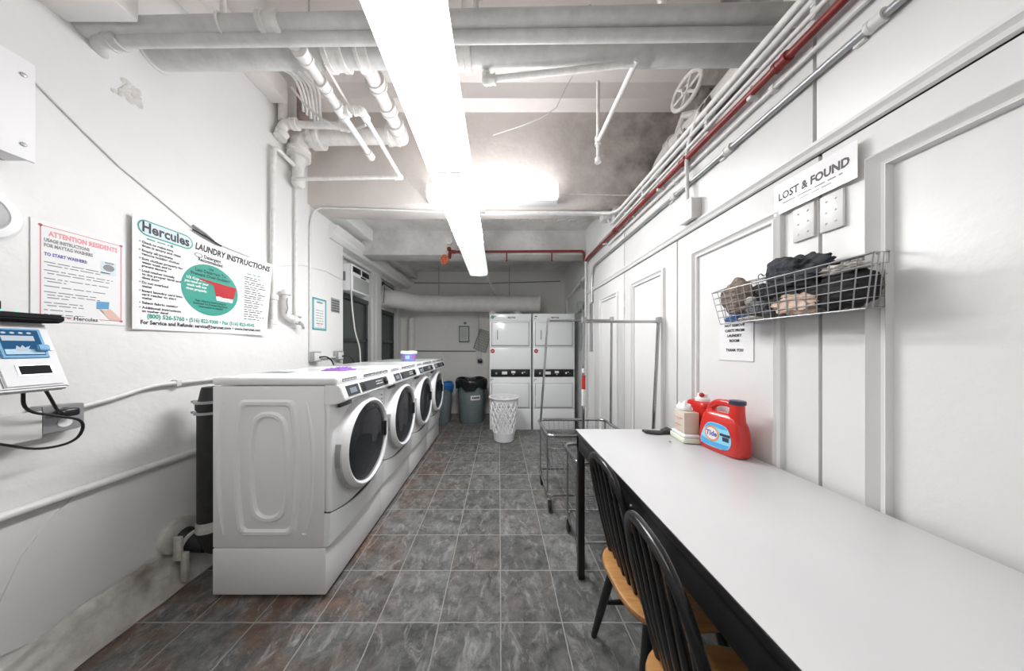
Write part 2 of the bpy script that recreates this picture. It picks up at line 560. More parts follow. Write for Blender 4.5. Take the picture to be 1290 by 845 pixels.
def scribble(mb, o, right, up, width, h, rng, depth=0.0004):
    """a line of print too small to read: word-long dashes"""
    right, up = V(right), V(up); o = V(o) + right.cross(up) * depth
    x = 0.0
    while x < width:
        w = min(rng.uniform(1.2, 5.5) * h, width - x)
        if w > 0.3 * h:
            mb.quad(o + right * x, o + right * (x + w), o + right * (x + w) + up * h * 0.55, o + right * x + up * h * 0.55)
        x += w + 0.75 * h


def flat(mb, o, right, up, pts, depth=0.0004):
    right, up = V(right), V(up); o = V(o) + right.cross(up) * depth
    b = bmesh.new()
    b.faces.new([b.verts.new(o + right * x + up * y) for x, y in pts])
    bmesh.ops.triangulate(b, faces=b.faces[:])
    mb.add(b)


def ell(cx, cy, rx, ry, n=36):
    return [(cx + rx * math.cos(2 * PI * k / n), cy + ry * math.sin(2 * PI * k / n)) for k in range(n)]


def rframe(mb, o, right, up, x0, y0, x1, y1, t, depth=0.0004):
    for a, b, c, d in ((x0, y0, x1, y0 + t), (x0, y1 - t, x1, y1), (x0, y0, x0 + t, y1), (x1 - t, y0, x1, y1)):
        flat(mb, o, right, up, [(a, b), (c, b), (c, d), (a, d)], depth)


def sheet(mb, o, right, up, w, h, nx=1, ny=1, thick=0.001):
    """thin sheet with its print side at the origin plane"""
    right, up = V(right), V(up); nrm = right.cross(up); o = V(o)
    b = bmesh.new()
    g = [[b.verts.new(o + right * w * i / nx + up * h * j / ny) for j in range(ny + 1)] for i in range(nx + 1)]
    for i in range(nx):
        for j in range(ny):
            b.faces.new((g[i][j], g[i + 1][j], g[i + 1][j + 1], g[i][j + 1]))
    r = bmesh.ops.extrude_face_region(b, geom=b.faces[:])
    bmesh.ops.translate(b, verts=[v for v in r['geom'] if isinstance(v, bmesh.types.BMVert)], vec=-nrm * thick)
    bmesh.ops.recalc_face_normals(b, faces=b.faces)
    mb.add(b)


def moulding(mb, x, y0, y1, z0, z1, prof, sign=-1):
    """rectangular picture-frame moulding on a plane of constant x; prof = [(inset, height)]"""
    rings = []
    for ins, h in prof:
        h *= 1.5
        rings.append([(x + sign * h, y0 + ins, z0 + ins), (x + sign * h, y1 - ins, z0 + ins), (x + sign * h, y1 - ins, z1 - ins), (x + sign * h, y0 + ins, z1 - ins)])
    mb.loft(rings, caps=False)


YP, ZP, XP = V((0, 1, 0)), V((0, 0, 1)), V((1, 0, 0))
XL, XR = -1.955, 1.20

# ------------------------------------------------------------------ the setting
def build_room():
    m = MB(); m.box((-2.45, -1.75, -0.12), (1.95, 5.75, 0))
    struct(m.build('floor', 'floor'), 'dark slate tile floor with pale grout')
    # left wall, solid up to the pilaster edge, then the window wall set back
    m = MB()
    m.box((-2.45, -1.75, 0), (XL, 3.275, 4.45))
    W1, W2 = (3.43, 4.28), (4.59, 5.33)
    m.box((-2.45, 3.275, 0), (-2.10, 5.75, 1.02))
    m.box((-2.45, 3.275, 2.72), (-2.10, 5.75, 3.2))
    m.box((-2.45, 3.275, 1.02), (-2.10, W1[0], 2.72))
    m.box((-2.45, W1[1], 1.02), (-2.10, W2[0], 2.72))
    m.box((-2.45, W2[1], 1.02), (-2.10, 5.75, 2.72))
    m.box((-2.10, 3.275, 2.815), (-1.955, 5.6, 3.2))
    struct(m.build('wall_left', 'wall'), 'white painted wall carrying posters and pipes')
    m = MB()
    m.box((-2.45, 5.60, 0), (1.95, 5.75, 3.2))
    m.box((-2.3, 5.585, 0), (1.4, 5.60, 1.315), 0.004)
    struct(m.build('wall_back', 'wallback'), 'dim painted back wall behind bins and dryers')
    m = MB()
    m.box((-2.45, -1.75, 0), (1.95, -1.60, 4.45))
    struct(m.build('wall_front', 'wall'))
    # partition of cupboard doors on the right, real wall behind it, recess at the far end
    m = MB()
    m.box((1.85, -1.75, 0), (1.95, 5.75, 4.45))
    struct(m.build('wall_right_upper', 'rough'), 'rough stained wall above the cupboards')
    m = MB()
    m.box((XR, 3.30, 0), (1.40, 3.63, 3.2))
    m.box((XR, 2.72, 2.68), (1.85, 3.30, 3.2))
    m.box((1.40, 3.5, 0), (1.85, 5.6, 3.2))
    m.box((XR, -1.6, 2.64), (1.85, 3.4, 2.68))
    m.box((XR, -1.6, 0), (1.24, 0.205, 2.68))
    for a, b in ((0.213, 0.991), (1.003, 2.513), (2.525, 3.30)):
        m.box((XR, a, 2.165), (1.235, b, 2.64), 0.0012)
    m.box((XR, 0.2, 0), (1.235, 3.3, 0.06))
    struct(m.build('wall_right', 'panel'), 'white panelled cupboard wall')
    m = MB()
    m.prism([(XR, 0, 2.125), (1.186, 0, 2.128), (1.182, 0, 2.14), (1.19, 0, 2.146), (1.178, 0, 2.158), (1.178, 0, 2.17), (XR, 0, 2.174)], (0, 1, 0))
    m.warp(lambda c: V((c.x, -1.6 + c.y * 5.2, c.z)))
    struct(m.build('trim_1', 'panel'), 'thin rail moulding above the cupboard doors')
    # cornice over the windows
    m = MB()
    m.prism([(-2.1, 0, 2.66), (-1.93, 0, 2.66), (-1.89, 0, 2.70), (-1.89, 0, 2.73), (-1.85, 0, 2.77), (-1.85, 0, 2.81), (-2.1, 0, 2.815)], (0, 1, 0))
    m.warp(lambda c: V((c.x, 3.0 + c.y * 2.6, c.z)))
    m.box((-2.0, 2.995, 2.868), (-1.75, 5.62, 3.1))
    struct(m.build('trim_2', 'wall'), 'white cornice over the two windows')
    # window mullion and casings
    m = MB()
    for a, b, d in ((3.28, 3.44, 0.02), (4.26, 4.36, 0.035), (4.38, 4.47, 0.05), (4.49, 4.60, 0.035), (5.32, 5.42, 0.035)):
        m.box((-2.11, a, 1.0), (-2.10 + d, b, 2.68), 0.008)
    m.box((-2.11, 3.28, 0.98), (-2.04, 5.42, 1.03), 0.006)
    m.box((-2.11, 3.30, 2.62), (-2.06, 5.42, 2.70), 0.006)
    struct(m.build('trim_3', 'wall'), 'white window casings')
    # ceiling and beams
    m = MB()
    m.box((-2.45, -1.75, 4.40), (1.95, 2.3, 4.5))
    m.box((-1.955, 2.226, 3.95), (1.85, 2.52, 4.5))
    m.box((-1.955, 2.52, 3.80), (1.85, 2.67, 4.5))
    for a, b in ((-1.955, -1.60), (-1.585, -0.315), (-0.28, 1.85)):
        m.box((a, 2.19, 3.93), (b, 2.226, 4.4))
    m.box((XL, -1.6, 3.50), (-1.82, 2.25, 3.68), 0.003)
    m.box((XL, -1.6, 2.87), (-1.63, 1.185, 3.40), 0.006)
    struct(m.build('ceiling', 'ceil'), 'stepped plaster ceiling')
    m = MB()
    m.box((-2.3, 3.0, 3.03), (1.6, 5.7, 3.25))
    # rough brick arch showing through the far bay
    for k in range(14):
        m.box((-0.9 + k * 0.155, 3.18, 3.012), (-0.9 + k * 0.155 + 0.10, 3.25, 3.035), 0.006)
        m.box((-0.82 + k * 0.155, 3.3, 3.012), (-0.82 + k * 0.155 + 0.10, 3.37, 3.035), 0.006)
    struct(m.build('ceiling_bay', 'bay'), 'dark rough ceiling of the far bays')
    m = MB()
    m.box((XL, 2.67, 2.87), (1.85, 3.0, 4.45), 0.006)
    struct(m.build('ceiling_beam', 'beam'), 'deep plaster beam across the room behind the tube light')
    m = MB()
    m.box((-1.90, 3.63, 2.69), (1.4, 3.9, 3.2), 0.006)
    struct(m.build('ceiling_beam', 'bay'), 'low beam with the red pipe on its face')
    # crumbling plaster ledge along the foot of the left wall
    m = MB()
    b = bmesh.new()
    rng = random.Random(4)
    rows = []
    from mathutils import noise as nz
    ny, nk = 150, 14
    for i in range(ny + 1):
        y = -0.6 + 2.35 * i / ny
        h = 0.13 + 0.09 * max(0, math.sin((y - 0.9) * 3.2)) + 0.035 * nz.noise(V((y * 7, 0, 3))) + 0.02 * nz.noise(V((y * 19, 1, 3)))
        w = 0.085 + 0.02 * nz.noise(V((y * 6, 5, 1)))
        row = []
        for k in range(nk + 1):
            t = k / nk
            px = XL - 0.004 + w * t ** 1.5 + 0.016 * t; pz = h * (1 - t) ** 0.9
            d = (0.018 * nz.noise(V((y * 14, t * 4, 9))) + 0.012 * nz.noise(V((y * 40, t * 9, 2)))) * math.sin(PI * min(1, t * 1.15 + 0.02)) + (0.010 if t > 0.08 else -0.004)
            row.append(b.verts.new((px + d * 0.8, y, max(0.001, pz + d * 0.6) if k < nk else 0.001)))
        rows.append(row)
    for A, B in zip(rows, rows[1:]):
        for k in range(nk):
            b.faces.new((A[k], A[k + 1], B[k + 1], B[k]))
    m.add(b)
    struct(m.build('baseboard_left', 'crumb', angle=80), 'crumbling plaster along the foot of the poster wall')
    # slightly raised patch of newer plaster low on the left wall
    m = MB()
    poly = [(0.98, 0.21), (1.02, 0.40), (1.07, 0.55), (1.14, 0.66), (1.20, 0.72), (1.65, 0.72), (1.65, 0.20), (1.4, 0.22), (1.2, 0.2), (1.1, 0.17)]
    m.prism([(XL - 0.01, y, z) for y, z in poly], (0.017, 0, 0))
    struct(m.build('trim_4', 'wall'), 'smooth repaired plaster patch low on the wall')


build_room()

DOOR_PROF = [(0, 0), (0.003, 0.012), (0.012, 0.016), (0.020, 0.006), (0.026, 0.004), (0.034, 0.010), (0.040, 0.010), (0.044, -0.004)]
DOOR_PROF1 = [(0, 0), (0.002, 0.014), (0.010, 0.020), (0.018, 0.014), (0.030, 0.004), (0.036, 0.012), (0.042, 0.010), (0.048, 0.014), (0.053, -0.004)]


def build_doors():
    rows = (('door_1', 0.213, 0.976, (0.33, 0.848, 2.01), DOOR_PROF1), ('door_2', 0.984, 1.763, (1.10, 1.615, 1.985), DOOR_PROF),
            ('door_3', 1.772, 2.516, (1.89, 2.36, 1.98), DOOR_PROF), ('door_4', 2.525, 3.29, (2.63, 3.10, 1.97), DOOR_PROF))
    for name, a, b, (p0, p1, zt), prof in rows:
        m = MB(); m.box((XR, a + 0.001, 0.07), (1.235, b - 0.002, 2.12), 0.0012)
        d = m.build(name, 'panel', None, (XR, (a + b) / 2, 0.07))
        struct(d)
        m = MB(); moulding(m, XR, p0, p1, 0.2, zt, prof)
        m.build('panel_moulding', 'panel', d)
        if name in ('door_1', 'door_2'):
            m = MB()
            y0, y1 = ((0.906, 0.973) if name == 'door_1' else (0.990, 1.062))
            m.box((1.189, y0, 1.823), (XR, y1, 1.955), 0.003)
            for z in (1.85, 1.89, 1.93):
                m.sphere((1.189, y0 + 0.02, z), 0.004, 1); m.sphere((1.189, y1 - 0.02, z), 0.004, 1)
            m.build('cover_plate', 'panel', d)
        if name in ('door_4', 'door_3'):
            m = MB()
            for z in (1.72, 1.86):
                m.tube([(1.192, b - 0.01, z), (1.192, b - 0.01, z + 0.07)], 0.008, 8)
            m.build('hinge', 'panel', d)


build_doors()


def build_windows():
    for n, (y0, y1, zt) in enumerate(((3.44, 4.27, 2.66), (4.60, 5.32, 2.66))):
        r = thing('window_%d' % (n + 1), '', 'window', (-2.15, (y0 + y1) / 2, 1.03))
        del r['category']; del r['label']
        struct(r, ('dark sash window under the air conditioner', 'dark sash window under the white duct')[n])
        zd = 2.16 if n == 0 else 2.10
        m = MB()   # dark sash: outer frame, meeting rail
        m.box((-2.20, y0, 1.03), (-2.14, y0 + 0.05, zd), 0.004); m.box((-2.20, y1 - 0.06, 1.03), (-2.14, y1, zd), 0.004)
        m.box((-2.20, y0, zd - 0.07), (-2.13, y1, zd), 0.004); m.box((-2.20, y0, 1.49), (-2.14, y1, 1.54), 0.004)
        m.box((-2.20, y0, 1.03), (-2.14, y1, 1.08), 0.004)
        part_label(m.build('sash', 'dark', r), 'dark grey window sash')
        m = MB(); m.box((-2.185, y0 + 0.04, 1.06), (-2.175, y1 - 0.05, zd - 0.05))
        m.build('pane', 'window', r)
        m = MB()
        if n == 0:
            m.box((-2.20, y0, 2.16), (-2.15, y1, 2.18)); m.box((-2.20, y0, 2.53), (-2.15, y1, 2.72), 0.003)
            m.box((-2.20, 3.98, 2.16), (-2.16, y1, 2.55), 0.003); m.box((-2.20, y0, 2.16), (-2.16, 3.49, 2.55), 0.003)
        else:
            m.box((-2.20, y0, 2.10), (-2.15, y1, 2.72), 0.003)
        m.build('filler_panel', 'wall', r)
        m = MB(); m.box((-2.6, y0 - 0.1, 0.9), (-2.5, y1 + 0.1, 2.8))
        m.build('shaft_backing', 'bay', r)


build_windows()

# ------------------------------------------------------------------ lights
LAMP = emit('lamp_lens', (1.0, 0.995, 0.985), 6.4, 0.12)
LAMPREAR = emit('lamp_lens_rear', (1.0, 0.995, 0.985), 9.5, 0.12)
LAMPFAR = emit('lamp_lens_far', (0.985, 0.99, 1.0), 46.0, 0.12)
LAMPDIM = emit('lamp_lens_dim', (0.93, 0.98, 0.93), 1.0, 0.05)
TUBE = emit('lamp_tube', (1.0, 0.97, 0.98), 19.0)
TUBEDIM = emit('lamp_tube_dim', (0.95, 1.0, 0.95), 2.0)
TUBEBARE = emit('lamp_tube_bare', (1.0, 0.955, 0.975), 27.0)
FX0, FX1, FZ = -0.458, -0.176, 2.50


def build_wrap_light(y0, y1, dim, label):
    cx = (FX0 + FX1) / 2
    r = thing('ceiling_light', label, 'light', (cx, (y0 + y1) / 2, 2.62), 'wraparound ceiling lights in a line')
    m = MB()
    m.prism([(FX0 + 0.02, y0, 2.585), (FX1 - 0.02, y0, 2.585), (FX1 - 0.05, y0, 2.625), (FX0 + 0.05, y0, 2.625)], (0, y1 - y0, 0))
    m.build('housing', 'enamel', r)
    # wraparound prismatic lens: curved sides, gently bowed underside
    prof = [(FX0 + 0.002, 2.59), (FX0, 2.54), (FX0 + 0.012, 2.512), (FX0 + 0.05, 2.502), (cx, 2.497), (FX1 - 0.05, 2.502), (FX1 - 0.012, 2.512), (FX1, 2.54), (FX1 - 0.002, 2.59)]
    m = MB()
    m.loft([[(x, y, z) for x, z in prof] for y in (y0 + 0.012, y1 - 0.012)], caps=False, closed_ring=False)
    m.build('lens', LAMPDIM if dim else LAMPFAR if y0 > 1 else LAMPREAR if y0 < 0 else LAMP, r)
    for ye, s in ((y0, 1), (y1, -1)):
        m = MB()
        pr = [(x + (0.003 if x < cx else -0.003 if x > cx else 0), z + 0.002) for x, z in prof]
        m.prism([(x * 1.0, ye, z) for x, z in pr], (0, s * 0.012, 0))
        m.build('end_plate', 'plastic', r)
    for x in (cx - 0.07, cx + 0.065):
        m = MB(); m.tube([(x, y0 + 0.03, 2.545), (x, y1 - 0.03, 2.545)], 0.019, 12)
        m.build('tube', TUBEDIM if dim else TUBE, r)
    m = MB()
    for yy in (y0 + 0.2, y1 - 0.2):
        m.tube([(cx, yy, 2.62), (cx, yy, 2.69)], 0.008, 8)
    m.tube([(cx, y0 + 0.1, 2.70), (cx, y1 - 0.1, 2.70)], 0.016, 8)
    m.build('hanging_bar', 'pipe', r)


build_wrap_light(-0.79, 0.43, False, 'long lit wraparound ceiling light hanging above where the photo is taken')
build_wrap_light(0.43, 1.65, False, 'long brightly lit wraparound ceiling light passing under the crosswise ceiling pipes')
build_wrap_light(1.65, 2.86, False, 'lit wraparound ceiling light crossing under the bare tube light')
build_wrap_light(2.86, 4.03, True, 'dim greenish wraparound light at the far end of the line of lights')


def build_strip_light():
    r = thing('strip_light', 'bare twin tube strip light fixed crosswise on the big beam face', 'light', (-0.06, 2.6, 2.87))
    x0, x1 = -0.70, 0.575
    m = MB(); m.box((x0, 2.545, 2.835), (x1, 2.67, 2.93), 0.006)
    m.build('housing', 'enamel', r)
    for z in (2.937, 2.866):
        m = MB(); m.tube([(x0 + 0.02, 2.515, z), (x1 - 0.02, 2.515, z)], 0.019, 12)
        m.build('tube', TUBEBARE, r)
    for x in (x0, x1 - 0.018):
        m = MB(); m.box((x, 2.49, 2.835), (x + 0.018, 2.56, 2.965), 0.004)
        m.build('lamp_holder', 'plastic', r)


build_strip_light()
# rest of the lamps of the row's light reaches the room from these fixtures only

# ------------------------------------------------------------------ pipes
def single(name, label, cat, mt, fn, loc, group=None, angle=38):
    m = MB(); fn(m)
    return tag(m.build(name, mt, None, loc, angle=angle), label, cat, group)


def build_ceiling_pipes():
    # thick upper pipe of the crosswise pair
    r = thing('ceiling_pipe', 'thick grey pipe running crosswise, uppermost of the pair nearest the ceiling light', 'pipe', (0, 1.236, 2.93))
    m = MB(); m.tube([(-1.955, 1.236, 2.90), (1.45, 1.236, 2.972)], 0.040, 18)
    m.build('pipe_run', 'pipegrey', r)
    m = MB(); hub(m, (-1.115, 1.236, 2.918), (-1.02, 1.236, 2.920), 0.046); m.build('coupling', 'pipe', r)
    m = MB(); m.tube([(0.415, 1.236, 2.951), (0.421, 1.236, 2.951)], 0.0425, 18); m.build('coupling', 'pipegrey', r)
    for x in (-1.30,):
        m = MB(); m.tube(rough_ring((1, 0.15, 0), (x, 1.236, 2.914), 0.045), 0.006, 6, closed=True)
        m.tube([(x, 1.236, 2.955), (x - 0.02, 1.236, 3.4)], 0.012, 8); m.build('pipe_hanger', 'pipe', r)
    for x in (-0.11, 0.78):
        m = MB(); m.tube([(x, 1.236, 2.98), (x, 1.25, 3.6)], 0.014, 8); m.sphere((x, 1.24, 3.06), 0.03, 2); m.build('pipe_hanger', 'pipe', r)
    r = thing('ceiling_pipe', 'thinner grey pipe running crosswise just under the thick pipe, bent into the wall', 'pipe', (0, 1.25, 2.88))
    m = MB(); m.tube(fillet([(1.36, 1.25, 2.898), (-1.915, 1.25, 2.862), (-1.965, 1.29, 2.852)], 0.03, 5), 0.026, 14)
    m.build('pipe_run', 'pipegrey', r)
    m = MB(); hub(m, (-1.80, 1.25, 2.863), (-1.86, 1.252, 2.861), 0.033); m.build('elbow', 'pipegrey', r)
    m = MB(); rng = random.Random(2)
    for k in range(22):
        m.sphere((XL + 0.002, 1.375 + rng.uniform(-0.05, 0.05), 2.75 + rng.uniform(-0.05, 0.05)), 0.013, 1, (0.25, rng.uniform(0.5, 1.7), rng.uniform(0.5, 1.7)))
    m.build('broken_plaster', 'crumb', r)
    r = thing('ceiling_pipe', 'fattest grey pipe running crosswise behind and below the pipe pair', 'pipe', (0, 1.487, 3.07))
    m = MB(); m.tube([(-1.955, 1.487, 3.062), (1.60, 1.487, 3.085)], 0.067, 24)
    m.build('pipe_run', 'pipegrey', r)
    for x0, x1 in ((-0.98, -0.87), (-0.80, -0.73)):
        m = MB(); hub(m, (x0, 1.487, 3.069), (x1, 1.487, 3.07), 0.076); m.build('coupling', 'pipe', r)
    m = MB(); hub(m, (-0.30, 1.487, 3.072), (-0.16, 1.487, 3.073), 0.078); m.build('coupling', 'pipe', r)
    m = MB(); m.tube([(-1.955, 1.487, 3.062), (-1.945, 1.487, 3.062)], 0.080, 16); m.build('wall_collar', 'wall', r)
    # lengthwise capped pipe and its branch
    r = thing('branch_pipe', 'white capped pipe running lengthwise below the fat pipe with a branch tee', 'pipe', (-1.04, 1.7, 2.95))
    x, z = -1.04, 2.95
    m = MB(); m.tube(fillet([(-1.13, 1.33, 3.02), (x, 1.38, z), (x, 1.72, z)], 0.04), 0.027, 14); m.build('pipe_run', 'pipe', r)
    m = MB(); m.tube([(x, 1.72, z), (x, 2.10, z)], 0.021, 12); m.build('pipe_run', 'pipe', r)
    m = MB(); hub(m, (x, 2.07, z), (x, 2.13, z), 0.028); m.sphere((x, 2.13, z), 0.026, 2); m.build('end_cap', 'pipe', r)
    m = MB(); hub(m, (x, 1.52, z), (x, 1.58, z), 0.035); m.build('coupling', 'pipe', r)
    m = MB(); hub(m, (x, 1.36, z), (x, 1.42, z), 0.037); m.sphere((x - .03, 1.34, z + .03), 0.034, 2); m.build('elbow', 'pipe', r)
    m = MB(); hub(m, (x, 1.67, z), (x, 1.76, z), 0.034); hub(m, (x, 1.715, z), (x + 0.06, 1.715, z), 0.030); m.build('tee', 'pipe', r)
    r = thing('branch_pipe', 'thin white pipe leaving the tee lengthwise and turning back to the wall', 'pipe', (-0.9, 2.0, 2.95))
    m = MB(); m.tube(fillet([(-0.97, 1.715, z), (-0.90, 1.715, z), (-0.895, 2.37, 2.945), (-1.84, 2.37, 2.925)], 0.03), 0.0165, 12); m.build('pipe_run', 'pipe', r)
    m = MB(); hub(m, (-0.955, 1.715, z), (-0.905, 1.715, z), 0.026); m.sphere((-0.90, 1.72, z), 0.028, 2); hub(m, (-0.90, 1.73, z), (-0.90, 1.775, z), 0.026); m.build('elbow', 'pipe', r)
    m = MB(); m.sphere((-0.895, 2.37, 2.945), 0.026, 2); hub(m, (-0.905, 2.37, 2.945), (-0.945, 2.37, 2.944), 0.024); m.build('elbow', 'pipe', r)
    single('conduit', 'thin rod running beside the capped lengthwise pipe', 'conduit', 'pipe', lambda m: m.tube([(-0.98, 1.47, 2.99), (-0.985, 1.70, 2.985)], 0.008, 8), (-0.98, 1.6, 2.99))
    # thick lengthwise drain with hubs
    r = thing('drain_pipe', 'thick white lengthwise drain pipe with hubs beside the ceiling light', 'pipe', (-0.92, 2.0, 3.38))
    m = MB(); m.tube(fillet([(-0.90, 1.53, 3.12), (-0.92, 1.60, 3.36), (-0.92, 2.46, 3.38)], 0.08), 0.052, 18); m.build('pipe_run', 'pipe', r)
    for a, b in ((1.72, 1.80), (1.93, 1.99), (2.13, 2.2)):
        m = MB(); hub(m, (-0.92, a, 3.38), (-0.92, b, 3.38), 0.066); m.build('hub', 'pipe', r)
    m = MB(); m.sphere((-0.92, 2.45, 3.375), 0.072, 3); hub(m, (-0.93, 2.45, 3.38), (-1.04, 2.45, 3.38), 0.078); hub(m, (-0.92, 2.30, 3.38), (-0.92, 2.40, 3.38), 0.068); m.build('elbow', 'pipe', r)
    # crosswise drain and stack at the wall
    r = thing('soil_stack', 'crosswise drain turning down into a hubbed stack at the poster wall', 'pipe', (-1.86, 2.45, 3.2))
    m = MB(); m.tube([(-1.02, 2.45, 3.375), (-1.72, 2.45, 3.36)], 0.062, 20); m.build('pipe_run', 'pipe', r)
    m = MB(); m.tube(fillet([(-1.70, 2.45, 3.36), (-1.865, 2.45, 3.355), (-1.865, 2.44, 3.16)], 0.11, 7), 0.072, 18)
    hub(m, (-1.66, 2.45, 3.36), (-1.75, 2.45, 3.36), 0.088, 0.4); hub(m, (-1.865, 2.44, 3.24), (-1.865, 2.44, 3.16), 0.084, 0.4); m.build('elbow', 'pipe', r)
    m = MB(); m.lathe([(0.06, 0.06), (0.06, 0.0), (0.045, -0.03), (0.045, -0.16), (0.052, -0.165), (0.052, -0.21), (0.03, -0.235), (0.001, -0.24)], 18, Matrix.Translation((-1.87, 2.44, 3.13))); m.build('stack_end', 'pipe', r)
    r = thing('branch_pipe', 'short white crosswise pipe with elbow above the hubbed stack', 'pipe', (-1.6, 2.3, 3.36))
    m = MB(); m.tube([(-1.84, 2.3, 3.365), (-1.36, 2.3, 3.345)], 0.027, 14); m.build('pipe_run', 'pipe', r)
    m = MB(); m.tube(fillet([(-1.80, 2.3, 3.363), (-1.885, 2.3, 3.365), (-1.90, 2.27, 3.26)], 0.05), 0.037, 14); hub(m, (-1.77, 2.3, 3.362), (-1.82, 2.3, 3.363), 0.043); hub(m, (-1.89, 2.285, 3.28), (-1.90, 2.27, 3.22), 0.044); m.build('elbow', 'pipe', r)
    m = MB(); m.tube([(-1.90, 2.3, 3.39), (-1.90, 2.3, 3.66)], 0.034, 12); m.build('riser', 'pipe', r)
    m = MB(); hub(m, (-1.40, 2.3, 3.347), (-1.33, 2.3, 3.344), 0.036); m.sphere((-1.335, 2.30, 3.33), 0.034, 2); m.build('end_cap', 'pipe', r)
    # thin wall pipes going down
    r = thing('wall_pipe', 'white vertical wall pipe ending in a hubbed stub beside the big poster edge', 'pipe', (-1.915, 2.22, 1.6))
    m = MB(); m.tube(fillet([(-1.88, 2.41, 3.07), (-1.905, 2.22, 3.11), (-1.915, 2.22, 2.9), (-1.915, 2.22, 1.84)], 0.05), 0.019, 12); m.build('pipe_run', 'pipe', r)
    m = MB(); m.lathe([(0.02, 0.25), (0.036, 0.25), (0.036, 0.21), (0.026, 0.2), (0.026, 0.04), (0.03, 0.035), (0.03, 0.0), (0.01, 0.0)], 16, Matrix.Translation((-1.915, 2.22, 1.60))); m.build('stub', 'pipe', r)
    r = thing('wall_pipe', 'thin white vertical wall pipe ending in a small tap with chain', 'pipe', (-1.925, 2.48, 1.62))
    m = MB(); m.tube([(-1.925, 2.48, 2.92), (-1.925, 2.48, 1.66)], 0.012, 10); m.build('pipe_run', 'pipe', r)
    m = MB(); m.tube(fillet([(-1.90, 2.33, 1.87), (-1.90, 2.33, 1.68), (-1.91, 2.47, 1.66)], 0.05), 0.027, 12)
    m.lathe([(0.02, 0), (0.042, 0), (0.042, 0.02), (0.03, 0.03), (0.02, 0.045)], 14, Matrix.Translation((-1.90, 2.33, 1.87))); hub(m, (-1.905, 2.40, 1.67), (-1.91, 2.45, 1.662), 0.034); m.build('trap', 'pipe', r)
    m = MB(); m.box((-1.95, 2.44, 1.685), (-1.90, 2.52, 1.70), 0.004); m.tube([(-1.92, 2.49, 1.66), (-1.88, 2.50, 1.62), (-1.875, 2.51, 1.58)], 0.012, 8); m.box((-1.90, 2.44, 1.615), (-1.885, 2.52, 1.63), 0.004); m.build('tap', 'greymetal', r)
    m = MB(); m.tube([(-1.868, 2.31, 1.84), (-1.866, 2.30, 1.80), (-1.868, 2.315, 1.75), (-1.872, 2.30, 1.70)], 0.005, 6); m.build('chain', 'greymetal', r)
    # cables behind the soffit
    r = thing('cable_bundle', 'loose bundle of grey cables bending down beside the soffit', 'cables', (-1.6, 2.0, 3.4))
    rng = random.Random(3)
    for k in range(6):
        dx = k * 0.035
        m = MB(); m.tube(fillet([(-1.66 + dx * 1.0, 1.56 + 0.03 * (k % 3), 3.26 + 0.02 * k), (-1.58 + dx * 0.9, 1.80, 3.36 + 0.03 * (k % 2)), (-1.58 + dx * 0.7, 2.02 + 0.02 * k, 3.50), (-1.62 + dx * 0.5, 2.16 + 0.015 * k, 3.46), (-1.66 + dx * 0.5, 2.22 + 0.02 * k, 3.40 - 0.012 * k)], 0.12), 0.010, 8); m.build('cable', 'pipe' if k % 2 else 'conduit', r)
    m = MB(); m.tube(fillet([(-1.55, 1.95, 3.34), (-1.45, 2.05, 3.22), (-1.2, 2.1, 3.13), (-1.02, 2.0, 3.10)], 0.1), 0.009, 8); m.build('cable', 'pipe', r)
    single('wall_pipe', 'short pinkish vertical pipe behind the grey cables', 'pipe', mat('pinkish_primer', (0.40, 0.30, 0.29), 0.6, var=0.4, vscale=20), lambda m: m.tube([(-1.80, 2.40, 3.46), (-1.80, 2.40, 3.80)], 0.045, 14), (-1.8, 2.4, 3.46))
    # sprinkler piping right of the light
    r = thing('sprinkler_pipe', 'white elbowed pipe hanging under the fat pipe and sloping towards the cupboards', 'pipe', (0.3, 1.5, 2.97))
    m = MB(); m.tube(fillet([(-0.078, 1.54, 3.04), (-0.078, 1.54, 2.975), (0.755, 1.46, 2.985)], 0.02), 0.016, 12); m.build('pipe_run', 'pipe', r)
    m = MB(); m.sphere((-0.076, 1.54, 2.972), 0.028, 2); hub(m, (-0.078, 1.54, 2.98), (-0.078, 1.54, 3.01), 0.024); hub(m, (-0.06, 1.538, 2.972), (-0.02, 1.535, 2.973), 0.025); m.build('elbow', 'pipe', r)
    r = thing('sprinkler_pipe', 'white lengthwise pipe meeting a short vertical capped drop', 'pipe', (0.75, 1.8, 2.97))
    m = MB(); m.tube([(0.757, 1.44, 2.985), (0.75, 1.99, 2.968)], 0.016, 12); m.build('pipe_run', 'pipe', r)
    m = MB(); m.tube([(0.75, 1.99, 3.42), (0.75, 1.99, 2.82)], 0.013, 12); m.build('drop', 'pipe', r)
    m = MB(); hub(m, (0.75, 1.99, 2.94), (0.75, 1.99, 3.0), 0.021); m.build('fitting', 'pipe', r)
    m = MB(); hub(m, (0.75, 1.99, 2.805), (0.75, 1.99, 2.84), 0.021); m.build('end_cap', 'pipe', r)
    single('hanging_string', 'thin white string hanging slack in front of the big beam', 'string', 'cord', lambda m: m.tube([(0.70, 2.46, 3.97), (0.62, 2.47, 3.84), (0.545, 2.5, 3.69), (0.40, 2.52, 3.61), (0.20, 2.53, 3.54), (-0.06, 2.55, 3.47)], 0.005, 6), (0.3, 2.5, 3.7))
    # gate valve with handwheel and fat pipe above the cupboards
    r = thing('gate_valve', 'old painted gate valve with spoked handwheel above the cupboards', 'valve', (1.55, 2.1, 3.3))
    c = V((1.50, 2.1, 3.46)); d = V((-0.844, -0.20, 0.094)).normalized()
    m = MB()
    m.tube(rough_ring(d, c, 0.125, 28), 0.016, 8, closed=True)
    m.lathe([(0.012, -0.02), (0.032, -0.02), (0.032, 0.02), (0.012, 0.02)], 14, axis_m(c, d))
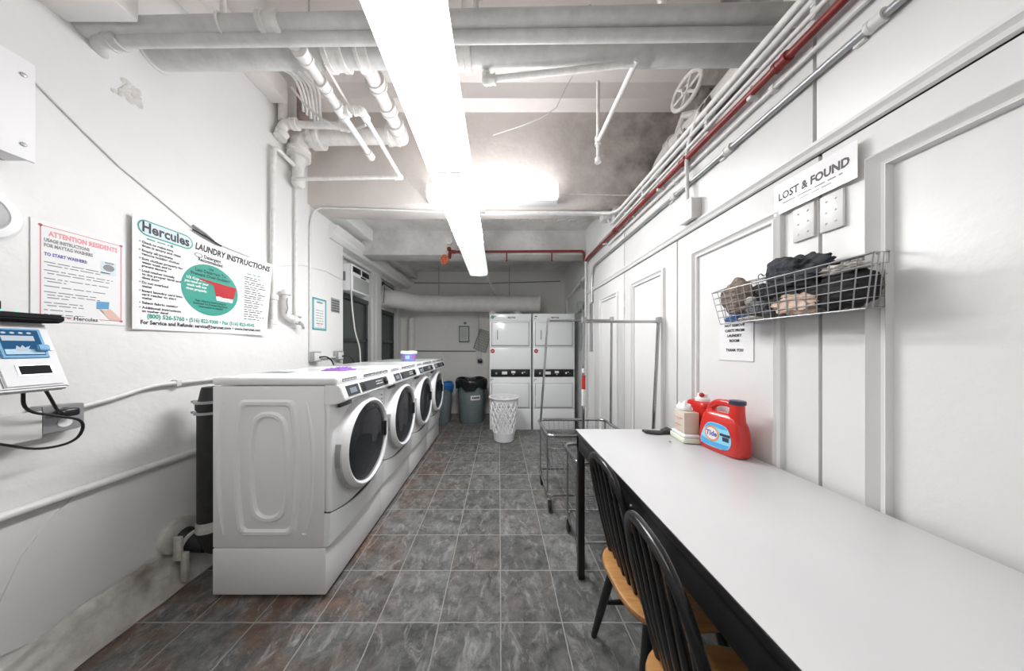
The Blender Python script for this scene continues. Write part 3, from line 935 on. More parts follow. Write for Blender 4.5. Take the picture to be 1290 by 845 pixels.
    for p in rough_ring(d, c, 0.12, 6):
        m.tube([c, p], 0.011, 6)
    m.build('handwheel', 'pipe', r)
    m = MB(); m.tube([c + d * 0.03, c - d * 0.26], 0.016, 8); m.build('stem', 'rough', r)
    e = c - d * 0.16
    m = MB(); m.sphere(e, 0.06, 2, (1, 0.9, 1.2)); m.box(e + V((-0.05, -0.015, -0.09)), e + V((0.10, 0.015, -0.07)), 0.004); m.box(e + V((-0.04, -0.02, 0.05)), e + V((0.10, 0.02, 0.08)), 0.004); m.build('yoke', 'rough', r)
    e = c - d * 0.27
    m = MB(); m.lathe([(0.02, -0.03), (0.115, -0.03), (0.115, -0.005), (0.06, 0.0), (0.06, 0.05), (0.02, 0.05)], 20, axis_m(e, d)); m.build('flange', 'rough', r)
    for p in rough_ring(d, e, 0.095, 6):
        m = MB(); m.tube([p + d * 0.02, p - d * 0.05], 0.013, 6); m.build('bolt', 'rough', r)
    m = MB(); m.sphere(V((1.74, 2.15, 3.33)), 0.10, 2, (1, 1.1, 1)); hub(m, (1.70, 2.02, 3.27), (1.70, 2.10, 3.27), 0.10); hub(m, (1.68, 2.26, 3.25), (1.67, 2.33, 3.24), 0.09); m.build('valve_body', 'rough', r)
    r = thing('water_main', 'fat white lengthwise pipe with clamps resting above the cupboards beside the valve', 'pipe', (1.62, 2.2, 3.2))
    m = MB(); m.tube(fillet([(1.70, 1.35, 3.40), (1.68, 2.10, 3.34), (1.60, 2.48, 3.28), (1.58, 2.60, 3.2), (1.585, 2.66, 3.12)], 0.09), 0.055, 18); m.build('pipe_run', 'pipe', r)
    for y in (1.72, 2.28, 2.42):
        m = MB(); t = (y - 1.35) / 1.3; hub(m, (1.685 - 0.06 * max(0, y - 2.1) * 3, y, 3.40 - (y - 1.35) * .09), (1.683 - 0.06 * max(0, y - 2.1) * 3, y + 0.07, 3.40 - (y - 1.28) * .09), 0.072); m.build('clamp', 'pipe', r)
    m = MB(); m.tube([(1.66, 2.2, 3.37), (1.62, 2.3, 3.44), (1.64, 2.4, 3.38)], 0.03, 8); m.build('bracket', 'pipe', r)


build_ceiling_pipes()


def run_along(r0, y0, y1, x, h):
    return [(x, y0, EYE + h), (x, y1, EYE + h)]


def build_wall_conduits():
    # red pipe along the cupboard top, then across the far low beam
    r = thing('sprinkler_main', 'red pipe running along the top of the cupboards and across the far beam', 'pipe', (1.16, 2.0, 2.57))
    m = MB(); m.tube(fillet([(1.16, 0.3, 2.572), (1.16, 3.575, 2.572), (1.16, 3.59, 2.725), (-0.60, 3.59, 2.715)], 0.05), 0.0165, 14); m.build('pipe_run', 'red', r)
    for y in (1.05, 1.62, 2.6):
        m = MB(); hub(m, (1.16, y, 2.572), (1.16, y + 0.05, 2.572), 0.0215); m.build('coupling', 'red', r)
    for y in (1.2, 1.9, 2.9):
        m = MB(); m.box((1.15, y, 2.545), (1.20, y + 0.02, 2.60), 0.002); m.build('pipe_clip', 'conduit', r)
    for x in (0.1, 0.72):
        m = MB(); m.tube([(x, 3.59, 2.70), (x, 3.60, 2.61)], 0.010, 8); m.sphere((x, 3.60, 2.60), 0.016, 1); m.build('sprinkler_head', 'red', r)
    r = thing('red_valve', 'orange red valve wheel with round gauge at the end of the red pipe', 'valve', (-0.66, 3.58, 2.7))
    m = MB(); m.tube(fillet([(-0.60, 3.59, 2.715), (-0.67, 3.58, 2.715), (-0.68, 3.56, 2.62)], 0.03), 0.024, 10); m.sphere((-0.685, 3.575, 2.75), 0.03, 2); m.build('valve_body', 'red', r)
    c = V((-0.74, 3.52, 2.585)); d = V((-0.5, -0.8, -0.2)).normalized()
    m = MB(); m.tube(rough_ring(d, c, 0.055, 18), 0.014, 7, closed=True)
    for p in rough_ring(d, c, 0.055, 5):
        m.tube([c, p], 0.012, 6)
    m.tube([c, (-0.68, 3.56, 2.64)], 0.016, 8); m.build('handwheel', 'orange', r)
    m = MB(); m.tube([(-0.685, 3.575, 2.75), (-0.68, 3.57, 2.80)], 0.008, 8); m.lathe([(0.01, 0), (0.045, 0), (0.045, 0.02), (0.035, 0.022)], 20, axis_m((-0.68, 3.565, 2.845), (0, -1, 0))); m.build('gauge', 'pipe', r)
    # bundle of conduits
    specs = ((1.150, 2.628, 0.011, 3.55, 'conduit', 'slim white conduit running directly above the red pipe'),
             (1.150, 2.672, 0.012, 2.60, 'conduit', 'slim grey conduit second above the red pipe'),
             (1.150, 2.720, 0.015, 2.60, 'pipe', 'uppermost white conduit of the bundle, curving across under the big beam'))
    for k, (x, z, rr, ye, mt, lab) in enumerate(specs):
        pts = [(x, 0.3, z), (x, ye, z)]
        if k == 2:
            pts = fillet([(x, 0.3, z), (x, 2.58, z), (1.02, 2.80, 2.845), (-0.15, 2.80, 2.853)], 0.2, 8)
        elif k == 1:
            pts = fillet([(x, 0.3, z), (x, 2.72, z), (1.17, 2.82, 2.78)], 0.1, 6)
        elif k == 0:
            pts = fillet([(x, 0.3, z), (x, 3.50, 2.60), (1.165, 3.54, 2.5), (1.165, 3.54, 0.2)], 0.12, 8)
        r = thing('conduit', lab, 'conduit', (x, 1.5, z))
        m = MB(); m.tube(pts, rr, 10); m.build('pipe_run', mt, r)
        for y in (0.95, 1.45, 2.1):
            m = MB(); m.box((x - 0.003, y, z - 0.02), (1.20, y + 0.018, z + 0.02), 0.002); m.build('pipe_clip', 'conduit', r)
    r = thing('conduit', 'thin white conduit running just below the red pipe', 'conduit', (1.18, 1.5, 2.51))
    m = MB(); m.tube([(1.18, 0.3, 2.515), (1.18, 2.85, 2.515)], 0.009, 10); m.build('pipe_run', 'conduit', r)
    for y in (1.12, 1.75):
        m = MB(); m.box((1.168, y, 2.50), (1.20, y + 0.018, 2.53), 0.002); m.build('pipe_clip', 'conduit', r)
    r = thing('conduit', 'grey conduit lowest on the cupboard wall, bending down at the far end', 'conduit', (1.18, 1.5, 2.42))
    m = MB(); m.tube(fillet([(1.182, 0.3, 2.422), (1.182, 3.28, 2.422), (1.182, 3.34, 2.30), (1.182, 3.34, 1.98)], 0.13, 7), 0.0135, 12); m.build('pipe_run', 'greymetal', r)
    for y in (0.80, 1.33, 1.75):
        m = MB(); hub(m, (1.182, y, 2.422), (1.182, y + 0.04, 2.422), 0.019); m.box((1.185, y + .05, 2.40), (1.20, y + 0.08, 2.44), 0.002); m.build('coupling', 'conduit', r)
    r = thing('junction_box', 'white junction box on the cupboard wall with a conduit dropping into it', 'box', (1.18, 1.61, 2.2))
    m = MB(); m.box((1.145, 1.555, 2.175), (1.20, 1.665, 2.295), 0.004); m.build('box_body', 'conduit', r)
    m = MB(); m.box((1.139, 1.553, 2.172), (1.146, 1.667, 2.298), 0.002); m.build('cover', 'panel', r)
    m = MB(); m.tube(fillet([(1.165, 1.62, 2.29), (1.155, 1.62, 2.62), (1.14, 1.5, 2.75)], 0.1), 0.011, 10); m.build('drop_conduit', 'conduit', r)
    r = thing('junction_box', 'white junction box under the big beam beside the cupboards', 'box', (1.16, 2.84, 2.8))
    m = MB(); m.box((1.10, 2.78, 2.77), (1.20, 2.88, 2.86), 0.004); m.build('box_body', 'conduit', r)
    m = MB(); m.tube([(1.10, 2.83, 2.835), (0.5, 2.85, 2.853), (-0.25, 2.85, 2.853)], 0.010, 8); m.build('side_conduit', 'conduit', r)
    m = MB(); m.tube(fillet([(1.16, 2.78, 2.81), (1.175, 2.5, 2.70), (1.18, 2.3, 2.55)], 0.1), 0.008, 8); m.build('cable', 'pipe', r)
    single('conduit', 'thin conduit running from the bare tube light along the big beam face', 'conduit', 'pipe', lambda m: m.tube([(0.58, 2.66, 2.965), (1.6, 2.66, 2.94)], 0.008, 8), (1.0, 2.66, 2.95))
    single('conduit', 'white conduit climbing the pilaster and turning across under the big beam', 'conduit', 'conduit', lambda m: m.tube(fillet([(-1.943, 2.69, 1.28), (-1.943, 2.69, 2.70), (-1.90, 2.72, 2.857), (-0.40, 2.82, 2.857)], 0.12, 8), 0.011, 10), (-1.94, 2.69, 1.28))
    single('conduit', 'thin conduit running from the dim end light down to the back wall', 'conduit', 'conduit', lambda m: m.tube([(-0.20, 4.03, 2.545), (-0.06, 5.59, 2.46)], 0.018, 10), (-0.1, 4.8, 2.5))
    # column of pipes at the far corner
    r = thing('corner_pipe', 'white pipe bent over the recess corner and dropping behind the dryers', 'pipe', (1.3, 3.68, 0.5))
    m = MB(); m.tube(fillet([(1.385, 5.2, 2.42), (1.30, 3.72, 2.51), (1.22, 3.66, 2.3), (1.215, 3.66, 0.3)], 0.14, 7), 0.026, 12); m.build('pipe_run', 'pipe', r)
    m = MB(); m.box((1.27, 4.1, 2.34), (1.4, 4.13, 2.44), 0.003); m.build('pipe_clip', 'greymetal', r)
    r = thing('electric_panel', 'grey green electric panel with round meter dome at the recess corner', 'electric panel', (1.37, 4.3, 1.4))
    m = MB(); m.box((1.345, 4.22, 1.38), (1.40, 4.46, 2.02), 0.006); m.build('panel_box', 'greenpanel', r)
    m = MB(); m.lathe([(0.09, 0), (0.09, 0.05), (0.06, 0.07), (0.001, 0.075)], 20, axis_m((1.345, 4.3, 2.08), (-1, 0, 0))); m.build('meter_dome', 'greenpanel', r)
    m = MB(); m.tube([(1.34, 4.25, 1.85), (1.33, 4.25, 1.85)], 0.012, 10); m.build('lock', 'black', r)
    # frame on the recess wall
    m = MB(); moulding(m, 1.40, 4.15, 5.4, 2.02, 2.42, [(0, 0), (0.0, 0.02), (0.03, 0.02), (0.035, 0)])
    struct(m.build('trim_5', 'wallback'), 'frame on the recess wall above the dryers')
    single('warning_tag', 'grey steel bar tag hanging on the corner pipes', 'tag', 'greymetal', lambda m: m.box((1.19, 3.36, 1.35), (1.198, 3.46, 1.98), 0.003), (1.19, 3.4, 1.35))


build_wall_conduits()


def build_left_wall_services():
    single('wall_cable', 'thin pale cable slanting down the wall from the white box to the big poster', 'cable', 'conduit', lambda m: m.tube([(XL + 0.006, 1.08, 2.53), (XL + 0.006, 1.22, 2.42), (XL + 0.006, 1.344, 2.33), (XL + 0.006, 1.50, 2.25), (XL + 0.006, 1.68, 2.155), (XL + 0.006, 1.80, 2.12), (XL + 0.006, 2.24, 2.10), (XL + 0.006, 2.60, 2.22), (XL + 0.006, 2.95, 2.26), (XL + 0.006, 3.27, 2.24)], 0.0035, 6), (XL, 1.1, 2.5))
    r = thing('cable_clip', 'dark wire clip stuck at the top edge of the big poster', 'clip', (XL + 0.01, 1.74, 2.13))
    m = MB(); m.tube([(XL + 0.012, 1.66, 2.175), (XL + 0.02, 1.72, 2.15), (XL + 0.012, 1.78, 2.125)], 0.008, 8); m.build('clip_bar', 'inkgrey', r)
    m = MB(); m.tube([(XL + 0.012, 1.66, 2.15), (XL + 0.02, 1.74, 2.13), (XL + 0.012, 1.83, 2.11)], 0.005, 8); m.build('wire_end', 'black', r)
    # white box high on the wall
    r = thing('access_box', 'white screwed steel box high on the wall above the round speaker', 'box', (-1.90, 0.9, 2.15))
    m = MB(); m.box((XL, 0.72, 2.14), (-1.862, 1.04, 2.52), 0.004); m.build('box_body', 'matt', r)
    m = MB(); m.box((-1.862, 0.715, 2.135), (-1.850, 1.046, 2.525), 0.003); m.build('cover', 'matt', r)
    for y, z in ((1.018, 2.46), (1.018, 2.19), (0.745, 2.46), (0.745, 2.19)):
        m = MB(); m.lathe([(0.008, 0), (0.008, 0.003), (0.004, 0.005), (0.0005, 0.005)], 10, axis_m((-1.850, y, z), (1, 0, 0))); m.build('screw', 'greymetal', r)
    r = thing('wall_speaker', 'round white wall speaker with grey perforated centre', 'speaker', (-1.93, 0.955, 1.91))
    m = MB(); m.lathe([(0.112, 0), (0.112, 0.02), (0.10, 0.035), (0.075, 0.038), (0.070, 0.03), (0.001, 0.028)], 40, axis_m((XL, 0.955, 1.91), (1, 0, 0))); m.build('rim', 'plastic', r)
    m = MB(); m.lathe([(0.070, 0.031), (0.070, 0.036), (0.06, 0.040), (0.001, 0.044)], 36, axis_m((XL, 0.955, 1.91), (1, 0, 0))); m.build('grille', 'ring', r)
    # low pipe along the wall
    r = thing('wall_pipe', 'painted pipe low on the wall running behind the black standpipe', 'pipe', (XL + 0.03, 1.2, 0.74))
    m = MB(); m.tube([(XL + 0.022, -1.4, 0.742), (XL + 0.022, 2.4, 0.742)], 0.019, 14); m.build('pipe_run', 'conduit', r)
    m = MB(); m.box((XL, 1.70, 0.71), (XL + 0.05, 1.73, 0.77), 0.004); m.build('pipe_clip', 'conduit', r)
    # outlet box, conduit, adjacent box
    r = thing('outlet_box', 'grey double outlet box with a black plug under the card machine', 'outlet', (-1.93, 1.14, 1.08))
    m = MB(); m.prism([(XL, 1.088, 1.038), (XL, 1.185, 1.038), (XL, 1.20, 1.055), (XL, 1.20, 1.15), (XL, 1.088, 1.155)], (0.055, 0, 0), 0.003); m.build('box_body', 'greymetal', r)
    for z in (1.075, 1.12):
        m = MB(); m.lathe([(0.02, 0), (0.02, 0.003), (0.0005, 0.0035)], 18, axis_m((XL + 0.055, 1.145, z), (1, 0, 0))); m.build('socket', 'plastic' if z < 1.1 else 'black', r)
    r = thing('power_plug', 'black plug with cord in the grey outlet box, looping below the card machine', 'plug', (-1.88, 1.14, 1.11))
    m = MB(); m.box((XL + 0.058, 1.115, 1.102), (XL + 0.098, 1.165, 1.138), 0.01, 3); m.sphere((XL + 0.08, 1.12, 1.12), 0.019, 2); m.build('plug_body', 'black', r)
    m = MB(); m.tube(fillet([(XL + 0.09, 1.12, 1.12), (-1.84, 1.09, 1.14), (-1.80, 1.05, 1.20), (-1.80, 1.035, 1.245)], 0.04), 0.005, 8); m.build('cord', 'black', r)
    m = MB(); m.tube(fillet([(-1.79, 0.985, 1.246), (-1.80, 0.99, 1.16), (-1.83, 1.16, 1.08), (-1.85, 1.15, 0.99), (-1.86, 1.06, 0.985), (-1.87, 0.95, 1.06), (-1.87, 0.86, 1.09), (-1.87, 0.7, 1.10)], 0.06, 6), 0.005, 8); m.build('cord', 'black', r)
    r = thing('wireway_box', 'white painted wireway box left of the grey outlet box', 'box', (-1.92, 0.9, 1.05))
    m = MB(); m.box((XL, 0.6, 1.03), (XL + 0.06, 1.083, 1.135), 0.004); m.build('box_body', 'conduit', r)
    m = MB(); m.box((XL + 0.06, 0.6, 1.026), (XL + 0.066, 1.083, 1.139), 0.002); m.build('cover', 'panel', r)
    r = thing('conduit', 'white conduit rising from the grey outlet box to behind the washers', 'conduit', (XL + 0.02, 1.4, 1.15))
    m = MB(); m.tube(fillet([(XL + 0.022, 1.20, 1.125), (XL + 0.022, 1.34, 1.155), (XL + 0.022, 1.45, 1.19), (XL + 0.022, 2.7, 1.19)], 0.1), 0.012, 10); m.build('pipe_run', 'conduit', r)
    m = MB(); m.box((XL, 1.56, 1.17), (XL + 0.036, 1.585, 1.21), 0.003); m.build('pipe_clip', 'conduit', r)
    # small electrical boxes behind the washers
    for y, lab in ((2.74, 'small grey outlet box at the foot of the pilaster conduit'), (3.14, 'small grey outlet box at the pilaster corner behind the washers')):
        r = thing('outlet_box', lab, 'outlet', (-1.93, y, 1.3))
        m = MB(); m.box((XL, y - 0.06, 1.255), (XL + 0.055, y + 0.06, 1.36), 0.004); m.build('box_body', 'greymetal', r)
        m = MB(); m.box((XL + 0.055, y - 0.05, 1.265), (XL + 0.06, y + 0.05, 1.35), 0.003); m.build('cover', 'conduit', r)
        m = MB(); m.tube(fillet([(XL + 0.06, y + 0.02, 1.30), (XL + 0.12, y + 0.04, 1.31), (XL + 0.14, y + 0.12, 1.25), (XL + 0.13, y + 0.16, 1.1)], 0.04), 0.008, 8); m.build('cord', 'black', r)
    single('conduit', 'short horizontal conduit joining the two grey outlet boxes', 'conduit', 'conduit', lambda m: m.tube([(XL + 0.02, 2.8, 1.29), (XL + 0.02, 3.08, 1.29)], 0.011, 8), (XL + 0.02, 2.9, 1.29))
    # grey perforated vent plate
    r = thing('vent_plate', 'dark grey vent plate at the pilaster edge', 'vent', (XL, 3.12, 1.9))
    m = MB(); m.box((XL, 3.04, 1.82), (XL + 0.006, 3.20, 1.985), 0.002); m.build('plate', 'grille', r)
    m = MB()
    for i in range(5):
        for j in range(5):
            m.box((XL + 0.006, 3.052 + i * 0.029, 1.832 + j * 0.029), (XL + 0.009, 3.07 + i * 0.029, 1.848 + j * 0.029))
    m.build('louvre', 'dark', r)
    # black standpipe
    r = thing('standpipe', 'tall black drain standpipe with clamps behind the nearest washer', 'pipe', (-1.775, 1.62, 0.0))
    px, py = -1.775, 1.62
    m = MB(); m.tube([(px, py, 0.29), (px, py, 1.02)], 0.066, 22); m.build('pipe_run', 'rubber', r)
    m = MB(); m.lathe([(0.066, 1.02), (0.072, 1.03), (0.072, 1.075), (0.06, 1.08), (0.05, 1.14), (0.045, 1.16)], 20, Matrix.Translation((px, py, 0))); m.build('funnel', 'rubber', r)
    for z in (1.0, 1.065):
        m = MB(); m.tube([(px, py, z), (px, py, z + 0.014)], 0.079, 22); m.box((px - 0.10, py - 0.03, z), (px - 0.06, py - 0.015, z + 0.014), 0.002); m.build('hose_clamp', 'greymetal', r)
    m = MB(); m.tube([(px, py, 0.29), (px, py, 0.35)], 0.071, 22); m.build('tape_band', 'tape', r)
    m = MB(); m.tube(fillet([(px, py, 0.32), (px + 0.01, py + 0.01, 0.17), (px + 0.03, py + 0.26, 0.13)], 0.1), 0.066, 18); m.build('bend', 'rubber', r)
    m = MB(); m.tube(fillet([(px - 0.02, py, 0.20), (px - 0.10, py - 0.02, 0.22), (XL, py - 0.03, 0.27)], 0.05), 0.055, 16); m.build('wall_branch', 'rubber', r)
    m = MB(); m.lathe([(0.062, -0.01), (0.105, 0), (0.10, 0.03), (0.062, 0.045)], 18, axis_m((XL, py - 0.03, 0.27), (1, 0, 0))); m.build('wall_collar', 'crumb', r)
    m = MB(); m.tube(rough_ring((-1, 0.1, 0.1), (px - 0.095, py - 0.02, 0.22), 0.056, 16), 0.012, 6, closed=True); m.box((px - 0.12, py - 0.10, 0.16), (px - 0.075, py - 0.085, 0.30), 0.004); m.box((px - 0.09, py - 0.09, 0.03), (px - 0.055, py - 0.07, 0.2), 0.004); m.build('tape_strip', 'tape', r)


build_left_wall_services()


def build_card_machine():
    r = thing('card_machine', 'white wall card machine with blue screen and black top', 'payment machine', (-1.85, 0.9, 1.24))
    y0, y1 = 0.70, 1.04
    m = MB()   # tilted front
    m.prism([(XL, y0, 1.25), (-1.72, y0, 1.235), (-1.700, y0, 1.25), (-1.80, y0, 1.495), (XL, y0, 1.50)], (0, y1 - y0, 0), 0.006); m.build('case', 'casewhite', r)
    rt = YP; upv = V((-0.1, 0, 0.245)).normalized()
    o = V((-1.700, 0, 1.25)) + rt.cross(upv) * 0.001
    o.y = 0
    def P(y, s):
        return V((0, y, 0)) + o + upv * s
    n = rt.cross(upv)
    m = MB(); m.prism([P(0.904, 0.012), P(1.025, 0.012), P(1.025, 0.25), P(0.904, 0.25)], n * 0.004, 0.0015); m.build('door', 'casewhite', r)
    m = MB(); m.prism([P(0.915, 0.118), P(1.013, 0.118), P(1.013, 0.235), P(0.915, 0.235)], n * 0.010, 0.002); m.build('bezel', 'cardblue', r)
    s = P(0, 0) + n * 0.0105
    m = MB(); flat(m, V((s.x, 0, s.z)), rt, upv, [(0.923, 0.128), (1.005, 0.128), (1.005, 0.228), (0.923, 0.228)]); m.build('screen', 'screen', r)
    m = MB(); flat(m, V((s.x, 0, s.z)), rt, upv, [(0.926, 0.185), (0.992, 0.185), (0.992, 0.205), (0.926, 0.205)], 0.001)
    for k in range(4):
        flat(m, V((s.x, 0, s.z)), rt, upv, ell(0.934 + 0.017 * k, 0.216, 0.005, 0.004, 10), 0.001)
    flat(m, V((s.x, 0, s.z)), rt, upv, [(0.945, 0.150), (0.955, 0.142), (0.97, 0.148), (0.978, 0.165), (0.966, 0.158), (0.962, 0.168), (0.956, 0.158), (0.95, 0.166)], 0.001)
    m.build('screen_graphics', 'screenw', r)
    m = MB(); flat(m, V((s.x, 0, s.z)), rt, upv, [(0.924, 0.132), (1.004, 0.132), (1.004, 0.152), (0.924, 0.152)], 0.0006); m.build('screen_band', 'lightblue', r)
    m = MB(); m.prism([P(0.985, 0.142), P(1.012, 0.142), P(1.012, 0.166), P(0.985, 0.166)], n * 0.026, 0.003); m.build('card_slot', 'cardblue', r)
    m = MB(); m.prism([P(0.934, 0.05), P(1.012, 0.05), P(1.012, 0.093), P(0.934, 0.093)], n * 0.006, 0.001); m.build('tray_rim', 'greymetal', r)
    m = MB(); m.prism([P(0.94, 0.055), P(1.006, 0.055), P(1.006, 0.088), P(0.94, 0.088)], n * 0.0068); m.build('dispensing_tray', 'trayblack', r)
    m = MB(); m.prism([P(0.9, 0.01), P(0.9035, 0.01), P(0.9035, 0.255), P(0.9, 0.255)], n * 0.0015); m.build('door_gap', 'black', r)
    m = MB(); m.tube([P(1.022, 0.155), P(1.022, 0.155) + n * 0.01], 0.007, 10); m.build('lock', 'greymetal', r)
    m = MB(); m.prism([(XL, y0, 1.497), (-1.76, y0, 1.497), (-1.745, y0, 1.508), (-1.75, y0, 1.53), (XL, y0, 1.535)], (0, y1 - y0 + 0.015, 0), 0.005); m.build('top_cover', 'trayblack', r)
    m = MB(); m.box((XL + 0.03, 0.72, 1.535), (-1.80, 0.95, 1.575), 0.008); m.box((XL + 0.03, 0.72, 1.57), (-1.83, 0.90, 1.60), 0.006); m.build('receipt_unit', 'trayblack', r)
    m = MB()
    for k in range(4):
        m.sphere((-1.752, 0.86 + 0.03 * k, 1.533), 0.003, 1)
    m.build('status_lights', emit('green_led', (0.1, 0.9, 0.5), 2.0), r)


build_card_machine()

# ------------------------------------------------------------------ posters and signs
LX = XL + 0.010


def poster_warp(c):
    t = min(1, max(0, (c.y - 1.378) / 0.80)); s = min(1, max(0, (c.z - 1.50) / 0.60))
    curl = max(0, t - 0.55) / 0.45
    dx = 0.075 * curl ** 2 * (0.25 + 0.75 * s) + 0.012 * math.exp(-((t - 0.02) / 0.05) ** 2) + 0.004 * math.sin(t * 9)
    return V((c.x + dx, c.y, c.z + 0.01 * (1 - t) * (s - 0.3) - 0.012 * curl * s))


def build_laundry_poster():
    r = thing('instruction_poster', 'large laundry instructions poster with green circle, curling off the wall', 'poster', (LX, 1.78, 1.8))
    o = V((LX, 0, 0)); R, U = YP, ZP
    y0, y1, z0, z1 = 1.380, 2.165, 1.503, 2.10
    def fin(m, name, mt):
        for k in range(1, 44):
            y = y0 + (y1 - y0) * k / 44
            bmesh.ops.bisect_plane(m.bm, geom=m.bm.verts[:] + m.bm.edges[:] + m.bm.faces[:], plane_co=(0, y, 0), plane_no=(0, 1, 0))
        m.warp(poster_warp); return m.build(name, mt, r, angle=60)
    m = MB(); sheet(m, V((LX, y0, z0)), R, U, y1 - y0, z1 - z0, 1, 6); fin(m, 'sheet', 'paper')
    # logo
    def pill(cx, cz, w, h, n=14):
        rr = h / 2; p = []
        for k in range(n + 1):
            a = -PI / 2 + PI * k / n; p.append((cx + w / 2 - rr + rr * math.cos(a), cz + rr * math.sin(a)))
        for k in range(n + 1):
            a = PI / 2 + PI * k / n; p.append((cx - w / 2 + rr + rr * math.cos(a), cz + rr * math.sin(a)))
        return p
    m = MB(); flat(m, o, R, U, pill(1.53, 2.052, 0.265, 0.084), 0.0010); fin(m, 'logo_outline', 'teal')
    m = MB(); flat(m, o, R, U, pill(1.53, 2.052, 0.252, 0.070), 0.0016); fin(m, 'logo_field', 'paleblue')
    m = MB(); write(m, 'Hercules', V((LX, 1.53, 2.030)), R, U, 0.053, 0.222, 'C', 0.045, depth=0.0022); fin(m, 'logo_lettering', 'ink')
    m = MB(); write(m, 'LAUNDRY INSTRUCTIONS', V((LX, 1.675, 2.032)), R, U, 0.040, 0.475, 'L', 0.055, 0.2, 0.001)
    fin(m, 'title_lettering', 'ink'); m = MB()
    write(m, 'Detergent', V((LX, 1.78, 1.988)), R, U, 0.022, 0.105, 'C', 0.04, depth=0.001)
    write(m, 'Recommended', V((LX, 1.768, 1.962)), R, U, 0.022, 0.15, 'C', 0.04, depth=0.001)
    fin(m, 'detergent_lettering', 'ink'); m = MB()
    write(m, 'For Service and Refunds: service@hercnet.com • www.hercnet.com', V((LX, 1.412, 1.532)), R, U, 0.021, 0.70, 'L', 0.05, depth=0.001)
    fin(m, 'service_lettering', 'ink'); m = MB()
    lines = ['Check to make sure', 'drum is empty and clean', 'Empty all pockets;', 'remove holding clothes', 'Sort clothes properly for', 'water wash and to', 'prevent damage', 'Load washer loosely', 'to the proper level and', 'close door', 'Do not overload', 'washer', 'Insert laundry card into', 'card reader to start', 'washer', 'Select fabric setting', 'Additional instructions', 'on washer decal']
    gaps = {2, 4, 7, 10, 12, 15, 16}
    z = 1.965
    for i, s in enumerate(lines):
        if i in gaps:
            z -= 0.007
        write(m, s, V((LX, 1.418, z)), R, U, 0.0125, min(0.19, 0.0078 * len(s)), 'L', 0.045, depth=0.001)
        if i in gaps or i == 0:
            flat(m, o, R, U, ell(1.408, z + 0.006, 0.003, 0.003, 8), 0.001)
        z -= 0.0188
    fin(m, 'instruction_lettering', 'ink'); m = MB()
    rng = random.Random(8)
    z = 1.94
    for i in range(19):
        if i % 2 == 0 and i:
            z -= 0.004
        scribble(m, V((LX, 1.985, z)), R, U, rng.uniform(0.09, 0.15), 0.010, rng, 0.001)
        z -= 0.0158
    fin(m, 'small_print', 'ink'); m = MB()
    flat(m, o, R, U, ell(1.695, 1.996, 0.024, 0.013), 0.0008)
    fin(m, 'emblem_ring', 'ink')
    m = MB(); flat(m, o, R, U, ell(1.695, 1.996, 0.020, 0.010), 0.0014); fin(m, 'small_emblem', 'paper')
    m = MB(); flat(m, o, R, U, ell(1.77, 1.785, 0.172, 0.168, 60), 0.001)
    scribble(m, V((LX, 1.44, 1.992)), R, U, 0.10, 0.012, rng, 0.001); flat(m, o, R, U, ell(1.552, 1.996, 0.008, 0.008), 0.001)
    scribble(m, V((LX, 2.0, 1.966)), R, U, 0.10, 0.012, rng, 0.001)
    write(m, '(800) 526-5760 • (516) 822-9300 • Fax (516) 822-4542', V((LX, 1.442, 1.566)), R, U, 0.023, 0.62, 'L', 0.055, depth=0.001)
    fin(m, 'green_print', 'teal')
    m = MB()
    for s, z, h, w in (('Use', 1.918, 0.016, 0.03), ('Less Detergent To', 1.893, 0.020, 0.19), ('Prevent Over-Sudsing', 1.866, 0.020, 0.24), ('See Above Instructions', 1.700, 0.014, 0.19), ('Enclosed To Prevent Re-Rinse', 1.682, 0.014, 0.21), ('Over-sudsing is wasteful', 1.664, 0.014, 0.15)):
        write(m, s, V((LX, 1.77, z)), R, U, h, w, 'C', 0.045, depth=0.0016)
    fin(m, 'circle_lettering', 'tealdark')
    m = MB()
    for s, z, w in (('1/2 Cup is all', 1.835, 0.115), ('you need or your', 1.812, 0.140), ('wash will not', 1.789, 0.115), ('rinse properly.', 1.766, 0.12)):
        write(m, s, V((LX, 1.685, z)), R, U, 0.0155, w, 'C', 0.03, depth=0.0016)
    flat(m, o, R, U, [(1.80, 1.755), (1.805, 1.725), (1.905, 1.725), (1.912, 1.755)], 0.0018)
    fin(m, 'white_lettering', 'whiteprint')
    m = MB(); flat(m, o, R, U, [(1.785, 1.826), (1.80, 1.752), (1.82, 1.757), (1.845, 1.750), (1.88, 1.757), (1.912, 1.752), (1.93, 1.826)], 0.0022)
    flat(m, o, R, U, [(1.70, 1.852), (1.93, 1.838), (1.93, 1.826), (1.78, 1.826), (1.70, 1.842)], 0.0022)
    fin(m, 'measuring_cup', 'redprint')
    m = MB(); write(m, '1/2 Cup', V((LX, 1.855, 1.733)), R, U, 0.011, 0.05, 'C', 0.01, depth=0.0024); fin(m, 'cup_lettering', 'ink')


build_laundry_poster()


